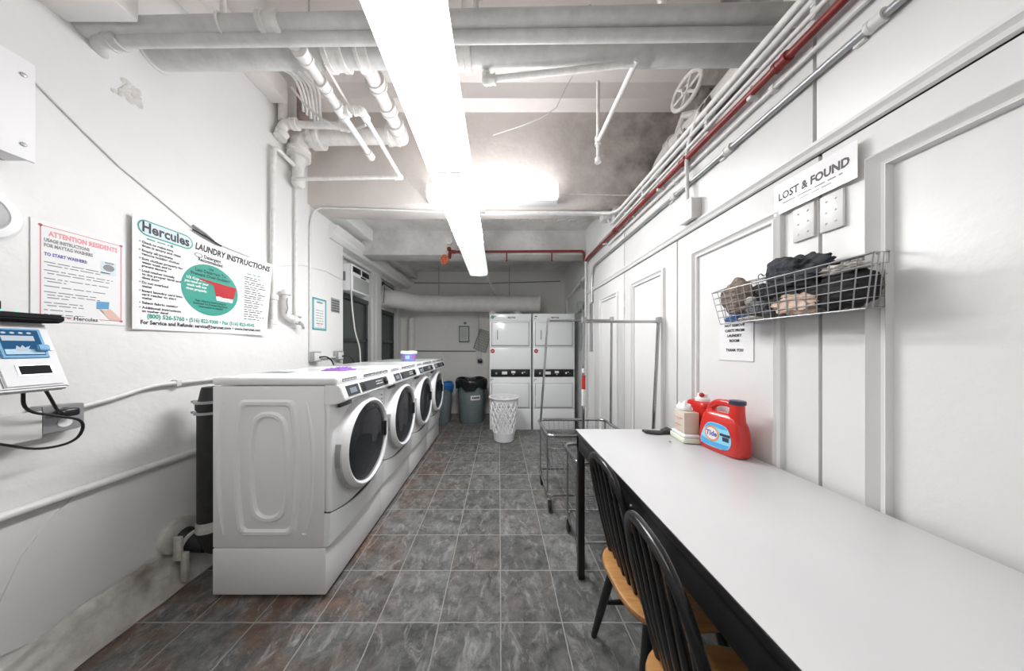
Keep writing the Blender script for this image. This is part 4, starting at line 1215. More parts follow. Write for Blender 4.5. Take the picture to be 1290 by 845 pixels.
def build_attention_poster():
    r = thing('attention_poster', 'red bordered attention residents poster above the card machine', 'poster', (LX, 1.23, 1.73))
    x = XL + 0.004
    o = V((x, 0, 0)); R, U = YP, ZP
    y0, y1, z0, z1 = 1.090, 1.366, 1.515, 1.945
    m = MB(); sheet(m, V((x, y0, z0)), R, U, y1 - y0, z1 - z0); m.build('sheet', 'paper', r)
    m = MB(); rframe(m, o, R, U, y0 + 0.022, z0 + 0.02, y1 - 0.014, z1 - 0.02, 0.003, 0.0006)
    for cy, cz in ((y0 + 0.023, z1 - 0.021), (y1 - 0.015, z1 - 0.021), (y1 - 0.015, z0 + 0.021)):
        flat(m, o, R, U, ell(cy, cz, 0.006, 0.006, 12), 0.0006)
    m.build('red_border', 'inkred', r)
    m = MB(); write(m, 'ATTENTION RESIDENTS', V((x, 1.235, 1.885)), R, U, 0.021, 0.205, 'C', 0.065, depth=0.0007); m.build('heading', 'inkpink', r)
    m = MB(); write(m, 'USAGE INSTRUCTIONS', V((x, 1.122, 1.858)), R, U, 0.0145, 0.125, 'L', 0.06, depth=0.0007)
    write(m, 'FOR MAYTAG WASHERS', V((x, 1.122, 1.836)), R, U, 0.0145, 0.135, 'L', 0.06, depth=0.0007); m.build('subheading', 'inkgrey', r)
    m = MB(); write(m, 'TO START WASHERS:', V((x, 1.122, 1.798)), R, U, 0.0135, 0.118, 'L', 0.06, depth=0.0007); m.build('section_heading', 'inkblue', r)
    m = MB(); rng = random.Random(5)
    for z, ws in ((1.768, (0.19, 0.15)), (1.733, (0.20, 0.185)), (1.698, (0.185, 0.05)), (1.665, (0.175,)), (1.640, (0.15, 0.15, 0.06)), (1.594, (0.105, 0.10)), (1.562, (0.075,)), (1.543, (0.11, 0.075))):
        for i, w in enumerate(ws):
            scribble(m, V((x, 1.122 + 0.008 * (i > 0), z - 0.0125 * i)), R, U, w, 0.0075, rng, 0.0007)
    m.build('small_print', 'inkgrey', r)
    m = MB(); flat(m, o, R, U, [(1.282, 1.762), (1.333, 1.762), (1.333, 1.826), (1.282, 1.826)], 0.0007); m.build('washer_picture', 'paleblue', r)
    m = MB(); flat(m, o, R, U, ell(1.308, 1.797, 0.019, 0.017), 0.001); rframe(m, o, R, U, 1.295, 1.818, 1.325, 1.824, 0.003, 0.001); m.build('picture_drum', 'inkgrey', r)
    m = MB(); flat(m, o, R, U, [(1.268, 1.588), (1.308, 1.592), (1.310, 1.628), (1.269, 1.625)], 0.001); m.build('card_picture', 'cardblue', r)
    m = MB(); flat(m, o, R, U, [(1.277, 1.590), (1.298, 1.585), (1.312, 1.594), (1.331, 1.572), (1.350, 1.545), (1.350, 1.539), (1.312, 1.539), (1.297, 1.56), (1.289, 1.575)], 0.0013); m.build('hand_picture', 'skin', r)
    m = MB(); flat(m, o, R, U, ell(1.236, 1.533, 0.044, 0.012), 0.0012); m.build('logo_field', 'paper', r)
    m = MB(); write(m, 'Hercules', V((x, 1.236, 1.5265)), R, U, 0.016, 0.072, 'C', 0.04, depth=0.0016); m.build('logo_lettering', 'ink', r)


build_attention_poster()


def build_small_signs():
    # teal framed notice on the pilaster
    r = thing('notice', 'narrow pale blue and green bordered notice on the pilaster', 'sign', (XL, 2.85, 1.76))
    x = XL + 0.003; o = V((x, 0, 0)); R, U = YP, ZP
    m = MB(); sheet(m, V((x, 2.735, 1.59)), R, U, 0.222, 0.345); m.build('border', 'lightblue', r)
    m = MB(); rframe(m, o, R, U, 2.738, 1.593, 2.954, 1.932, 0.012, 0.0006); m.build('edge', 'teal', r)
    m = MB(); flat(m, o, R, U, [(2.765, 1.62), (2.93, 1.62), (2.93, 1.91), (2.765, 1.91)], 0.0006); m.build('field', 'paper', r)
    m = MB(); rng = random.Random(2); scribble(m, V((x, 2.80, 1.882)), R, U, 0.09, 0.03, rng, 0.0009)
    for k in range(6):
        scribble(m, V((x, 2.785, 1.80 - 0.028 * k)), R, U, 0.12, 0.012, rng, 0.0009)
    m.build('small_print', 'inkgrey', r)
    m = MB(); scribble(m, V((x, 2.80, 1.655)), R, U, 0.09, 0.014, rng, 0.0009); scribble(m, V((x, 2.81, 1.635)), R, U, 0.07, 0.01, rng, 0.0009); m.build('red_print', 'inkred', r)
    # lost and found sign: laminated, above the wall basket
    R2 = -YP
    x = XR - 0.020
    r = thing('lost_and_found_sign', 'shiny laminated lost and found sign above the wire wall basket', 'sign', (x, 1.0, 2.02))
    m = MB(); sheet(m, V((x, 1.125, 1.962)), R2, U, 0.262, 0.125); m.build('sheet', 'laminate', r)
    o = V((x, 0, 0))
    m = MB(); write(m, 'LOST & FOUND', V((x, 0.994, 2.018)), R2, U, 0.030, 0.225, 'C', 0.06, depth=0.0006); m.build('heading', 'ink', r)
    m = MB(); rng = random.Random(6); scribble(m, V((x, 1.09, 1.998)), R2, U, 0.19, 0.010, rng, 0.0006); scribble(m, V((x, 1.03, 1.984)), R2, U, 0.10, 0.008, rng, 0.0006); m.build('small_print', 'inkgrey', r)
    # paper sign under the basket
    x = XR - 0.004
    r = thing('cart_notice', 'white paper notice about carts taped under the wire wall basket', 'sign', (x, 1.33, 1.46))
    m = MB(); sheet(m, V((x, 1.425, 1.335)), R2, U, 0.192, 0.27)
    m.build('sheet', 'paper', r)
    m = MB()
    for s, z, w in (('PLEASE DO', 1.534, 0.088), ('NOT REMOVE', 1.508, 0.112), ('CARTS FROM', 1.482, 0.108), ('LAUNDRY', 1.456, 0.08), ('ROOM', 1.430, 0.055), ('THANK YOU', 1.382, 0.098)):
        write(m, s, V((x - 0.001, 1.332, z)), R2, U, 0.0135, w, 'C', 0.05, depth=0.0006)
    m.build('lettering', 'ink', r)
    # framed notice on the back wall
    R3 = XP; y = 5.592
    r = thing('framed_notice', 'small green framed notice on the back wall above the bins', 'sign', (-0.75, y, 1.75))
    m = MB(); m.box((-0.86, y - 0.015, 1.52), (-0.64, y, 1.865), 0.003); m.build('frame', mat('dark_green_frame', (0.07, 0.12, 0.085), 0.4), r)
    m = MB(); sheet(m, V((-0.842, y - 0.016, 1.54)), R3, U, 0.184, 0.305); m.build('sheet', mat('pale_green_paper', (0.55, 0.62, 0.54), 0.5), r)
    m = MB(); rng = random.Random(9)
    for k in range(9):
        scribble(m, V((-0.82, y - 0.016, 1.81 - 0.028 * k)), R3, U, 0.14, 0.012, rng, 0.001)
    m.build('small_print', 'inkgrey', r)
    m = MB(); m.box((-0.86, y - 0.006, 1.875), (-0.66, y, 1.975), 0.002); m.build('header_card', 'paper', r)
    m = MB(); flat(m, V((0, y - 0.006, 0)), R3, U, ell(-0.73, 1.925, 0.035, 0.03), 0.001); m.build('card_emblem', 'inkgrey', r)


build_small_signs()

# ------------------------------------------------------------------ washers
WX0, WX1, WXD = -1.598, -0.976, -0.940       # back, end of side panel, door panel
WY0, WP = 1.457, 0.682


def build_washer():
    r = thing('washing_machine', 'white front loading washer with its bare side panel in view, purple cloth on its lid', 'washing machine', (-1.28, WY0 + WP / 2, 0.0), 'front loading washers in a row')
    y0, y1 = WY0 + 0.002, WY0 + WP - 0.002
    ym = (y0 + y1) / 2
    m = MB(); m.box((WX0, y0, 0.285), (WX1, y1, 1.185), 0.006)
    part_label(m.build('cabinet', 'enamelgrey', r), 'pressed grey white side panel')
    # lid
    m = MB(); m.box((WX0 - 0.005, y0 - 0.001, 1.19), (-0.905, y1 + 0.001, 1.236), 0.016, 4); m.build('lid', 'enamel', r)
    # door panel with bowed kick seam, lower panel curves in
    m = MB(); m.box((WX1, y0, 0.43), (WXD, y1, 1.19), 0.02, 4); m.box((WX1 - 0.01, y0 + 0.01, 0.35), (WXD - 0.02, y1 - 0.01, 0.50)); m.build('front_panel', 'enamel', r)
    m = MB()
    rings = []
    N = 14
    for k in range(N + 1):
        y = y0 + (y1 - y0) * k / N; t = (k / N - 0.5) * 2
        zt = 0.425 + 0.055 * t * t
        bow = 0.012 * (1 - t * t)
        rings.append([(WX1, y, zt), (WXD + bow, y, zt), (WXD + bow, y, zt - 0.05), (WXD - 0.012 + bow, y, 0.295), (WX1, y, 0.288)])
    m.loft(rings); m.build('kick_panel', 'enamel', r, angle=25)
    m = MB()
    rings = []
    for k in range(N + 1):
        y = y0 + (y1 - y0) * k / N; t = (k / N - 0.5) * 2
        zt = 0.425 + 0.055 * t * t + 0.004; xb = WXD + 0.003 * (1 - t * t)
        rings.append([(WX1, y, zt + 0.002), (xb, y, zt + 0.002), (xb, y, zt - 0.006), (WX1, y, zt - 0.006)])
    m.loft(rings); m.build('seam', 'dark', r)
    # fascia
    prof = [(WX1, 1.19), (-0.900, 1.19), (-0.888, 1.185), (-0.862, 1.112), (-0.868, 1.098), (-0.905, 1.085), (WXD, 1.08), (WX1, 1.08)]
    m = MB(); m.prism([(x, y0, z) for x, z in prof], (0, y1 - y0, 0), 0.004); f = m.build('fascia', 'enamel', r)
    A, B = V((-0.888, 0, 1.185)), V((-0.862, 0, 1.112))
    up = (A - B).normalized(); nn = YP.cross(up)
    def bar(ya, yb, s0, s1, h, name, mt, par):
        mm = MB(); p = [B + up * s0, B + up * s1]
        mm.prism([(p[0].x, ya, p[0].z), (p[0].x, yb, p[0].z), (p[1].x, yb, p[1].z), (p[1].x, ya, p[1].z)], nn * h, 0.0012)
        return mm.build(name, mt, par)
    L = (A - B).length
    cp = bar(y0 + 0.045, y0 + 0.175, 0.008, L - 0.006, 0.003, 'reader_panel', 'dark', f)
    bar(y0 + 0.075, y0 + 0.145, 0.022, L - 0.022, 0.004, 'display', 'lcd', f)
    bar(y0 + 0.195, y0 + 0.585, 0.008, L - 0.006, 0.003, 'control_panel', 'dark', f)
    bar(y0 + 0.21, y0 + 0.25, 0.014, L - 0.02, 0.0042, 'status_panel', 'black', f)
    mm = MB()
    for j in range(2):
        p = B + up * (0.03 + 0.018 * j) + nn * 0.0032
        rng = random.Random(j); scribble(mm, V((p.x, y0 + 0.40, p.z)), YP, up, 0.10, 0.010, rng, 0.0006)
    mm.build('panel_print', 'paper', f)
    mm = MB(); p = B + up * (L * 0.5); mm.lathe([(0.026, 0), (0.026, 0.014), (0.02, 0.018), (0.001, 0.018)], 20, axis_m((p.x, y0 + 0.545, p.z), nn)); mm.build('knob', 'black', f)
    mm = MB(); p = B + up * (L * 0.5) + nn * 0.018; mm.box((p.x - 0.002, y0 + 0.541, p.z - 0.02), (p.x + 0.002, y0 + 0.549, p.z + 0.02)); mm.build('knob_pointer', 'paper', f)
    mm = MB(); mm.box((-0.934, y0 + 0.05, 1.055), (-0.915, y0 + 0.17, 1.078), 0.004); mm.build('drawer_grip', 'dark', r)
    # stickers along the front of the lid
    for ya, yb in ((0.05, 0.20), (0.29, 0.37), (0.375, 0.46), (0.47, 0.56), (0.575, 0.66)):
        mm = MB(); mm.box((-0.9055, y0 + ya, 1.203), (-0.9042, y0 + yb, 1.222)); st = mm.build('lid_sticker', 'dark' if ya != 0.05 else 'inkgrey', r)
        mm = MB(); scribble(mm, V((-0.9040, y0 + ya + 0.008, 1.208)), YP, ZP, yb - ya - 0.016, 0.010, random.Random(int(ya * 99)), 0.0006); mm.build('sticker_print', 'paper', st)
    # door
    dc = V((WXD, ym - 0.01, 0.775)); ax = axis_m(dc, (1, 0, 0))
    m = MB(); m.lathe([(0.300, 0.0), (0.300, 0.012), (0.288, 0.040), (0.278, 0.060), (0.266, 0.066), (0.254, 0.060), (0.249, 0.050), (0.249, 0.0)], 56, ax, ends=False); d = m.build('door_ring', 'plastic', r)
    m = MB(); m.lathe([(0.249, 0.050), (0.240, 0.057), (0.19, 0.066), (0.10, 0.072), (0.001, 0.074)], 48, ax, ends=False); m.build('door_glass', 'glass', d)
    m = MB(); m.lathe([(0.226, 0.0), (0.2255, -0.02), (0.2255, -0.45), (0.001, -0.47)], 40, ax, ends=False); m.build('drum', 'drum', r)
    # side bezel of the ring, darker lower near part and grip
    def arc(a0, a1, r0, r1, x0, x1, name, mt, n=18):
        mm = MB(); rings = []
        for k in range(n + 1):
            a = a0 + (a1 - a0) * k / n
            c, s = math.cos(a), math.sin(a)
            rings.append([(dc.x + xx, dc.y + rr * c, dc.z + rr * s) for rr, xx in ((r0, x0), (r1, x0), (r1, x1), (r0, x1))])
        mm.loft(rings)
        return mm.build(name, mt, d)
    arc(math.radians(175), math.radians(262), 0.285, 0.3015, 0.004, 0.036, 'lower_bezel', mat_bezel)
    arc(math.radians(166), math.radians(192), 0.290, 0.302, 0.006, 0.034, 'handle', 'grille')
    mm = MB(); mm.box((dc.x + 0.03, dc.y + 0.236, dc.z - 0.05), (dc.x + 0.064, dc.y + 0.254, dc.z + 0.06), 0.004); mm.build('hinge', 'black', d)
    mm = MB(); rng = random.Random(3)
    for k in range(3):
        scribble(mm, V((WXD + 0.0005, y1 - 0.06, 1.02 - 0.03 * k)), YP, ZP, 0.03, 0.02, rng, 0.0005)
    mm.build('hint_stickers', 'inkgrey', r)
    # lid logo
    mm = MB(); write(mm, 'Hercules', V((-1.47, ym - 0.10, 1.2368)), XP, YP, 0.13, 0.18, 'C', 0.03, 0, 0.0006); mm.build('lid_logo', 'tealdark', r)
    # pedestal and feet
    m = MB(); m.box((WX0, y0, 0.024), (-0.967, y1, 0.279), 0.004); part_label(m.build('pedestal', 'enamelgrey', r), 'pale grey pedestal')
    for x in (WX0 + 0.06, -1.01):
        for y in (y0 + 0.06, y1 - 0.06):
            m = MB(); m.lathe([(0.022, 0.0), (0.022, 0.01), (0.01, 0.012), (0.01, 0.03)], 14, Matrix.Translation((x, y, 0.0))); m.build('foot', 'greymetal', r)
    return r


mat_bezel = mat('door_bezel_grey', (0.42, 0.43, 0.44), 0.3)
washer = build_washer()
for k, lab in ((1, 'white front loading washer second in the row, touching the one with the bare side'),
               (2, 'white front loading washer third in the row, detergent tub on its lid'),
               (3, 'white front loading washer at the end of the row beside the bins')):
    w = copy_tree(washer); w.location.y += WP * k; w['label'] = lab


def build_side_relief(r):
    y0 = WY0 + 0.002
    m = MB()
    # pressed relief of the side panel: raised rounded outline and inner plateau
    def barrel(x0, x1, z0, z1, rad, bow, y, n=6, ns=10):
        p = []
        zc, hz = (z0 + z1) / 2, (z1 - z0) / 2
        for cx, cz, a0 in ((x1 - rad, z1 - rad, 0), (x0 + rad, z1 - rad, PI / 2), (x0 + rad, z0 + rad, PI), (x1 - rad, z0 + rad, 1.5 * PI)):
            for k in range(n + 1):
                a = a0 + PI / 2 * k / n; p.append([cx + rad * math.cos(a), y, cz + rad * math.sin(a)])
            if a0 == PI / 2:
                for k in range(1, ns):
                    p.append([x0, y, z1 - rad + (z0 - z1 + 2 * rad) * k / ns])
            if a0 == 1.5 * PI:
                for k in range(1, ns):
                    p.append([x1, y, z0 + rad + (z1 - z0 - 2 * rad) * k / ns])
        xc = (x0 + x1) / 2
        for q in p:
            q[0] += bow * (1 - ((q[2] - zc) / hz) ** 2) * (1 if q[0] > xc else -1) * min(1, abs(q[0] - xc) / (0.4 * (x1 - x0)))
        return [V(q) for q in p]
    def ridge(x0, x1, z0, z1, rad, bow, w, h):
        m.loft([barrel(x0, x1, z0, z1, rad, bow, y0 + 0.001), barrel(x0 + w * .3, x1 - w * .3, z0 + w * .3, z1 - w * .3, rad * .92, bow, y0 - h), barrel(x0 + w * .7, x1 - w * .7, z0 + w * .7, z1 - w * .7, rad * .8, bow, y0 - h), barrel(x0 + w, x1 - w, z0 + w, z1 - w, rad * .7, bow, y0 + 0.001)], caps=False)
    ridge(-1.455, -1.133, 0.352, 1.112, 0.035, 0.028, 0.040, 0.011)
    ridge(-1.372, -1.192, 0.430, 1.045, 0.070, 0.030, 0.036, 0.012)
    for xc, bow in ((-1.078, 0.045), (-1.535, -0.03)):
        m.tube([(xc + bow * (1 - ((z - 0.73) / 0.38) ** 2), y0, z) for z in [0.36 + 0.74 * k / 20 for k in range(21)]], [0.003 + 0.010 * math.sin(PI * k / 20) ** 0.6 for k in range(21)], 8)
    m.box((-1.44, y0 - 0.006, 0.357), (-1.14, y0 + 0.01, 0.372), 0.004); m.box((-1.10, y0 - 0.005, 0.352), (-1.07, y0 + 0.01, 0.366), 0.004)
    part_label(m.build('side_relief', 'enamelgrey', r), 'raised pressed outline on the bare side panel')


build_side_relief(washer)


def build_washer_items():
    r = thing('detergent_tub', 'round white lidded detergent tub with blue and purple print', 'tub', (-1.105, 3.2, 1.237))
    T = Matrix.Translation((-1.105, 3.2, 1.237))
    m = MB(); m.lathe([(0.07, 0.0), (0.074, 0.004), (0.092, 0.092), (0.088, 0.094)], 32, T); m.build('tub_body', 'tubblue', r)
    m = MB(); m.lathe([(0.094, 0.090), (0.098, 0.093), (0.098, 0.118), (0.092, 0.126), (0.001, 0.127)], 32, T); m.build('tub_lid', 'plastic', r)
    m = MB()
    for a0, a1 in ((-2.2, -1.75), (-0.9, -0.2)):
        rings = []
        for k in range(9):
            a = a0 + (a1 - a0) * k / 8
            rings.append([(-1.105 + rr * math.cos(a), 3.2 + rr * math.sin(a), 1.237 + z) for rr, z in ((0.0775, 0.015), (0.0905, 0.082), (0.0895, 0.082), (0.0765, 0.015))])
        m.loft(rings)
    m.build('tub_print', 'tubpurple', r)
    m = MB(); rings = []
    for k in range(9):
        a = -1.75 + 0.6 * k / 8
        rings.append([(-1.105 + rr * math.cos(a), 3.2 + rr * math.sin(a), 1.237 + z) for rr, z in ((0.081, 0.03), (0.089, 0.070), (0.088, 0.070), (0.080, 0.03))])
    m.loft(rings); m.build('tub_label', 'lightblue', r)
    # purple cloth
    m = MB(); b = bmesh.new()
    nx, ny = 20, 14; rng = random.Random(12)
    g = []
    for i in range(nx + 1):
        row = []
        for j in range(ny + 1):
            u, v = i / nx - 0.5, j / ny - 0.5
            wob = 1 + 0.16 * math.sin(5 * math.atan2(v, u) + 1) + 0.08 * math.sin(9 * math.atan2(v, u))
            x = -1.165 + u * 0.165 * wob; y = 1.93 + v * 0.15 * wob
            e = max(abs(u), abs(v)) * 2
            z = 1.2372 + (1 - e ** 3) * (0.012 + 0.010 * math.sin(u * 22 + v * 9) * math.cos(v * 17))
            row.append(b.verts.new((x, y, max(1.2372, z))))
        g.append(row)
    for i in range(nx):
        for j in range(ny):
            b.faces.new((g[i][j], g[i + 1][j], g[i + 1][j + 1], g[i][j + 1]))
    r_ = bmesh.ops.extrude_face_region(b, geom=b.faces[:])
    bmesh.ops.translate(b, verts=[q for q in r_['geom'] if isinstance(q, bmesh.types.BMVert)], vec=(0, 0, 0.003))
    bmesh.ops.recalc_face_normals(b, faces=b.faces)
    m.add(b)
    tag(m.build('cleaning_cloth', 'purple', None, (-1.165, 1.93, 1.2372)), 'crumpled purple cloth on the lid of the nearest washer', 'cloth')


build_washer_items()

# ------------------------------------------------------------------ air conditioner, duct
def build_ac_duct():
    r = thing('air_conditioner', 'white window air conditioner with dark louvres, cord hanging', 'air conditioner', (-2.1, 3.73, 2.17))
    m = MB(); m.box((-2.44, 3.495, 2.17), (-1.985, 3.965, 2.525), 0.006); m.build('case', 'plastic', r)
    m = MB(); m.box((-1.99, 3.49, 2.165), (-1.965, 3.97, 2.53), 0.01, 3); m.build('front', 'plastic', r)
    m = MB()
    for k in range(2):
        a = 3.515 + k * 0.235
        m.box((-1.967, a, 2.425), (-1.962, a + 0.20, 2.50), 0.002)
    m.box((-1.967, 3.72, 2.385), (-1.962, 3.86, 2.41), 0.002)
    m.build('louvre', 'black', r)
    m = MB(); m.box((-1.967, 3.52, 2.19), (-1.962, 3.94, 2.375), 0.002)
    for k in range(11):
        m.box((-1.963, 3.525, 2.198 + k * 0.016), (-1.959, 3.935, 2.204 + k * 0.016))
    m.build('intake_grille', mat('ac_grille', (0.42, 0.44, 0.43), 0.5), r)
    m = MB(); m.box((-2.08, 3.488, 2.30), (-2.05, 3.497, 2.42), 0.002); m.build('side_vent', 'inkgrey', r)
    m = MB(); m.tube(fillet([(-1.99, 3.52, 2.17), (-1.985, 3.53, 1.95), (-1.97, 3.58, 1.6), (-1.95, 3.66, 1.42), (-1.95, 3.68, 1.20)], 0.15, 6), 0.010, 8); m.build('power_cord', 'cord', r)
    r = thing('duct', 'fat round grey white duct running across the back from the window', 'duct', (-0.5, 5.15, 2.28))
    m = MB(); m.tube(fillet([(-2.13, 4.86, 2.30), (-1.93, 4.86, 2.30), (-1.62, 5.18, 2.28), (-1.45, 5.20, 2.28), (0.79, 5.20, 2.265)], 0.16, 6), 0.165, 28); m.build('duct_run', 'duct', r)
    m = MB()
    for c, d in (((-1.47, 5.2, 2.28), (1, 0, 0)), ((-1.70, 5.10, 2.285), (0.75, 0.65, 0)), ((-1.86, 4.94, 2.292), (0.7, 0.72, 0)), ((-0.05, 5.2, 2.272), (1, 0, 0)), ((0.36, 5.2, 2.268), (1, 0, 0))):
        d = V(d).normalized(); c = V(c)
        m.tube([c - d * 0.006, c + d * 0.006], 0.1695, 28)
    m.build('seam', 'duct', r)
    for x in (-0.13, 0.36):
        m = MB(); m.tube([(x, 5.20, 2.15), (x, 5.20, 2.05), (x + 0.01, 5.2, 1.99)], [0.07, 0.085, 0.085], 18); m.build('dryer_collar', 'duct', r)
    m = MB(); m.tube([(-1.2, 5.2, 2.44), (-1.2, 5.2, 3.03)], 0.008, 8); m.tube([(0.2, 5.2, 2.43), (0.2, 5.2, 3.03)], 0.008, 8); m.build('hanger', 'greymetal', r)
    single('bracket_lamp', 'small black lamp bracket with white cord above the duct elbow', 'bracket', 'black', lambda m: (m.sphere((-2.05, 4.62, 2.54), 0.03, 2), m.tube([(-2.05, 4.62, 2.54), (-2.0, 4.95, 2.50)], 0.012, 8), m.tube([(-2.06, 4.70, 2.51), (-2.07, 4.69, 2.2)], 0.006, 6), m.tube([(-2.10, 4.70, 2.52), (-2.05, 4.62, 2.54)], 0.012, 8)), (-2.05, 4.7, 2.5))
    # back wall pieces
    r = thing('wall_pipe', 'wide white vertical pipe in the corner beside the far window', 'pipe', (-1.86, 5.52, 0))
    m = MB(); m.tube([(-1.855, 5.525, 0.0), (-1.855, 5.525, 2.0)], 0.07, 18); m.sphere((-1.855, 5.525, 2.0), 0.07, 3, (1, 1, 0.7)); m.build('pipe_run', 'duct', r)
    single('wall_cable', 'dark cable running level across the back wall above the duct', 'cable', 'inkgrey', lambda m: m.tube([(-1.82, 5.59, 2.785), (-0.3, 5.592, 2.775), (1.30, 5.59, 2.82)], 0.010, 8), (-0.3, 5.59, 2.78))
    single('conduit', 'thin dark conduit running level along the back wall ledge', 'conduit', 'inkgrey', lambda m: m.tube([(-1.76, 5.585, 1.335), (-0.5, 5.585, 1.325)], 0.012, 8), (-1.1, 5.58, 1.33))
    r = thing('conduit', 'thin vertical conduit with outlet box on the back wall beside the dryers', 'conduit', (-0.44, 5.58, 1.2))
    m = MB(); m.tube([(-0.445, 5.585, 2.4), (-0.445, 5.585, 1.30)], 0.014, 8); m.build('pipe_run', 'conduit', r)
    m = MB(); m.box((-0.48, 5.53, 1.16), (-0.38, 5.60, 1.32), 0.005); m.build('outlet_box', 'conduit', r)
    m = MB(); m.box((-0.46, 5.50, 1.09), (-0.36, 5.55, 1.15), 0.006); m.build('plug', 'black', r)
    r = thing('wire_rack', 'grey wire panel hanging askew beside the dryers', 'rack', (-0.33, 5.55, 1.6))
    m = MB(); Q = [V((-0.40, 5.57, 1.80)), V((-0.17, 5.57, 1.72)), V((-0.30, 5.57, 1.30)), V((-0.55, 5.57, 1.40))]
    m.tube(Q, 0.010, 6, closed=True); m.build('rim', 'greymetal', r)
    m = MB()
    for k in range(1, 8):
        t = k / 8; m.tube([Q[0].lerp(Q[1], t), Q[3].lerp(Q[2], t)], 0.0035, 5); m.tube([Q[0].lerp(Q[3], t), Q[1].lerp(Q[2], t)], 0.0035, 5)
    m.build('wire_mesh', 'greymetal', r)


build_ac_duct()

# ------------------------------------------------------------------ dryers
def build_dryer():
    x0, x1, y = -0.165, 0.546, 4.485
    r = thing('stacked_dryer', 'white stacked dryer with a green sticker, standing beside the black bagged bin', 'dryer', ((x0 + x1) / 2, 4.85, 0), 'stacked dryers under the duct')
    m = MB(); m.box((x0, y + 0.012, 0.0), (x1, 5.18, 1.98), 0.006); m.build('cabinet', 'enamel', r)
    m = MB(); m.box((x0, y, 1.865), (x1, y + 0.02, 1.984), 0.004); m.build('top_panel', 'enamel', r)
    def door(z0, z1, name):
        mm = MB(); mm.box((x0, y, z0), (x1, y + 0.02, z1), 0.003); mm.build('door_frame', 'enamel', r)
        a, b, c, d = x0 + 0.04, x1 - 0.045, z0 + 0.035, z1 - 0.03
        mm = MB(); mm.box((a - 0.008, y - 0.003, c - 0.010), (b + 0.010, y + 0.005, d + 0.006), 0.002); dd = mm.build('door_gap', 'grille', r)
        mm = MB(); mm.box((a, y - 0.024, c), (b, y + 0.004, d), 0.012, 3); dr = mm.build('door', 'enamel', r)
        return dr, a, c, d
    dr, a, c, d = door(1.405, 1.862, 'upper')
    m = MB(); m.box((a + 0.085, y - 0.026, c + 0.10), (a + 0.102, y - 0.020, c + 0.26), 0.002); m.build('handle_slot', 'grille', dr)
    m = MB(); m.box((x0, y, 1.035), (x1, y + 0.02, 1.400), 0.004); m.build('middle_panel', 'enamel', r)
    m = MB(); m.box((x0 + 0.02, y - 0.006, 0.905), (x1 - 0.02, y + 0.02, 1.030), 0.004); cp = m.build('control_panel', 'black', r)
    m = MB()
    for xa, xb, za, zb in ((0.21, 0.30, 0.945, 0.995), (0.37, 0.44, 0.965, 1.005), (0.395, 0.415, 0.94, 0.955), (0.55, 0.575, 0.955, 0.985), (0.59, 0.605, 0.975, 0.995), (0.10, 0.13, 0.95, 0.958), (0.10, 0.13, 0.97, 0.978)):
        m.box((x0 + xa, y - 0.008, za), (x0 + xb, y, zb), 0.001)
    m.build('control_display', 'enamelgrey', cp)
    m = MB(); m.lathe([(0.018, 0), (0.018, 0.016), (0.001, 0.017)], 14, axis_m((x0 + 0.63, y - 0.006, 0.96), (0, -1, 0))); m.build('knob', 'dark', cp)
    m = MB(); m.box((x0, y, 0.36), (x1, y + 0.02, 0.895), 0.004); m.build('lower_frame', 'enamel', r)
    a, b, c, d = x0 + 0.04, x1 - 0.045, 0.385, 0.79
    m = MB(); m.box((a - 0.008, y - 0.003, c - 0.010), (b + 0.010, y + 0.005, d + 0.006), 0.002); m.build('door_gap', 'grille', r)
    m = MB(); m.box((a, y - 0.024, c), (b, y + 0.004, d), 0.012, 3); dr = m.build('door', 'enamel', r)
    m = MB(); m.box((a - 0.004, y - 0.026, c + 0.06), (a + 0.012, y - 0.015, c + 0.2), 0.003); m.build('handle_slot', 'enamelgrey', dr)
    m = MB(); m.box((x0, y, 0.0), (x1, y + 0.02, 0.350), 0.004); m.build('toe_panel', 'enamel', r)
    m = MB(); rng = random.Random(7)
    scribble(m, V((x0 + 0.01, y - 0.001, 0.855)), XP, ZP, 0.06, 0.02, rng, 0.001); scribble(m, V((x0 + 0.01, y - 0.001, 0.83)), XP, ZP, 0.03, 0.016, rng, 0.001)
    m.build('number_sticker', 'inkgrey', r)
    m = MB(); write(m, 'MAYTAG', V(((x0 + x1) / 2 + 0.02, y - 0.001, 1.905)), XP, ZP, 0.026, 0.13, 'C', 0.06); m.build('brand_lettering', 'ink', r)
    m = MB(); m.lathe([(0.036, 0), (0.036, 0.003), (0.001, 0.0035)], 20, axis_m((x0 + 0.05, y, 1.345), (0, -1, 0))); m.build('red_sticker', 'redprint', r)
    m = MB(); m.box((x0 + 0.036, y - 0.0045, 1.339), (x0 + 0.064, y, 1.351)); m.build('sticker_print', 'paper', r)
    return r


dryer = build_dryer()
d2 = copy_tree(dryer); d2.location.x += 0.744
d2['label'] = 'white stacked dryer standing in the corner behind the tall cart rack'
m = MB(); flat(m, V((-0.165, 4.4845, 0)), XP, ZP, ell(0.05, 1.925, 0.028, 0.03), 0.001); flat(m, V((-0.165, 4.4845, 0)), XP, ZP, ell(0.092, 1.94, 0.012, 0.012), 0.001); m.build('green_sticker', 'teal', dryer)
m = MB(); scribble(m, V((0.60, 4.4845, 1.93)), XP, ZP, 0.06, 0.03, random.Random(1), 0.001); scribble(m, V((0.60, 4.4845, 1.90)), XP, ZP, 0.03, 0.02, random.Random(4), 0.001); m.build('black_sticker', 'ink', d2)


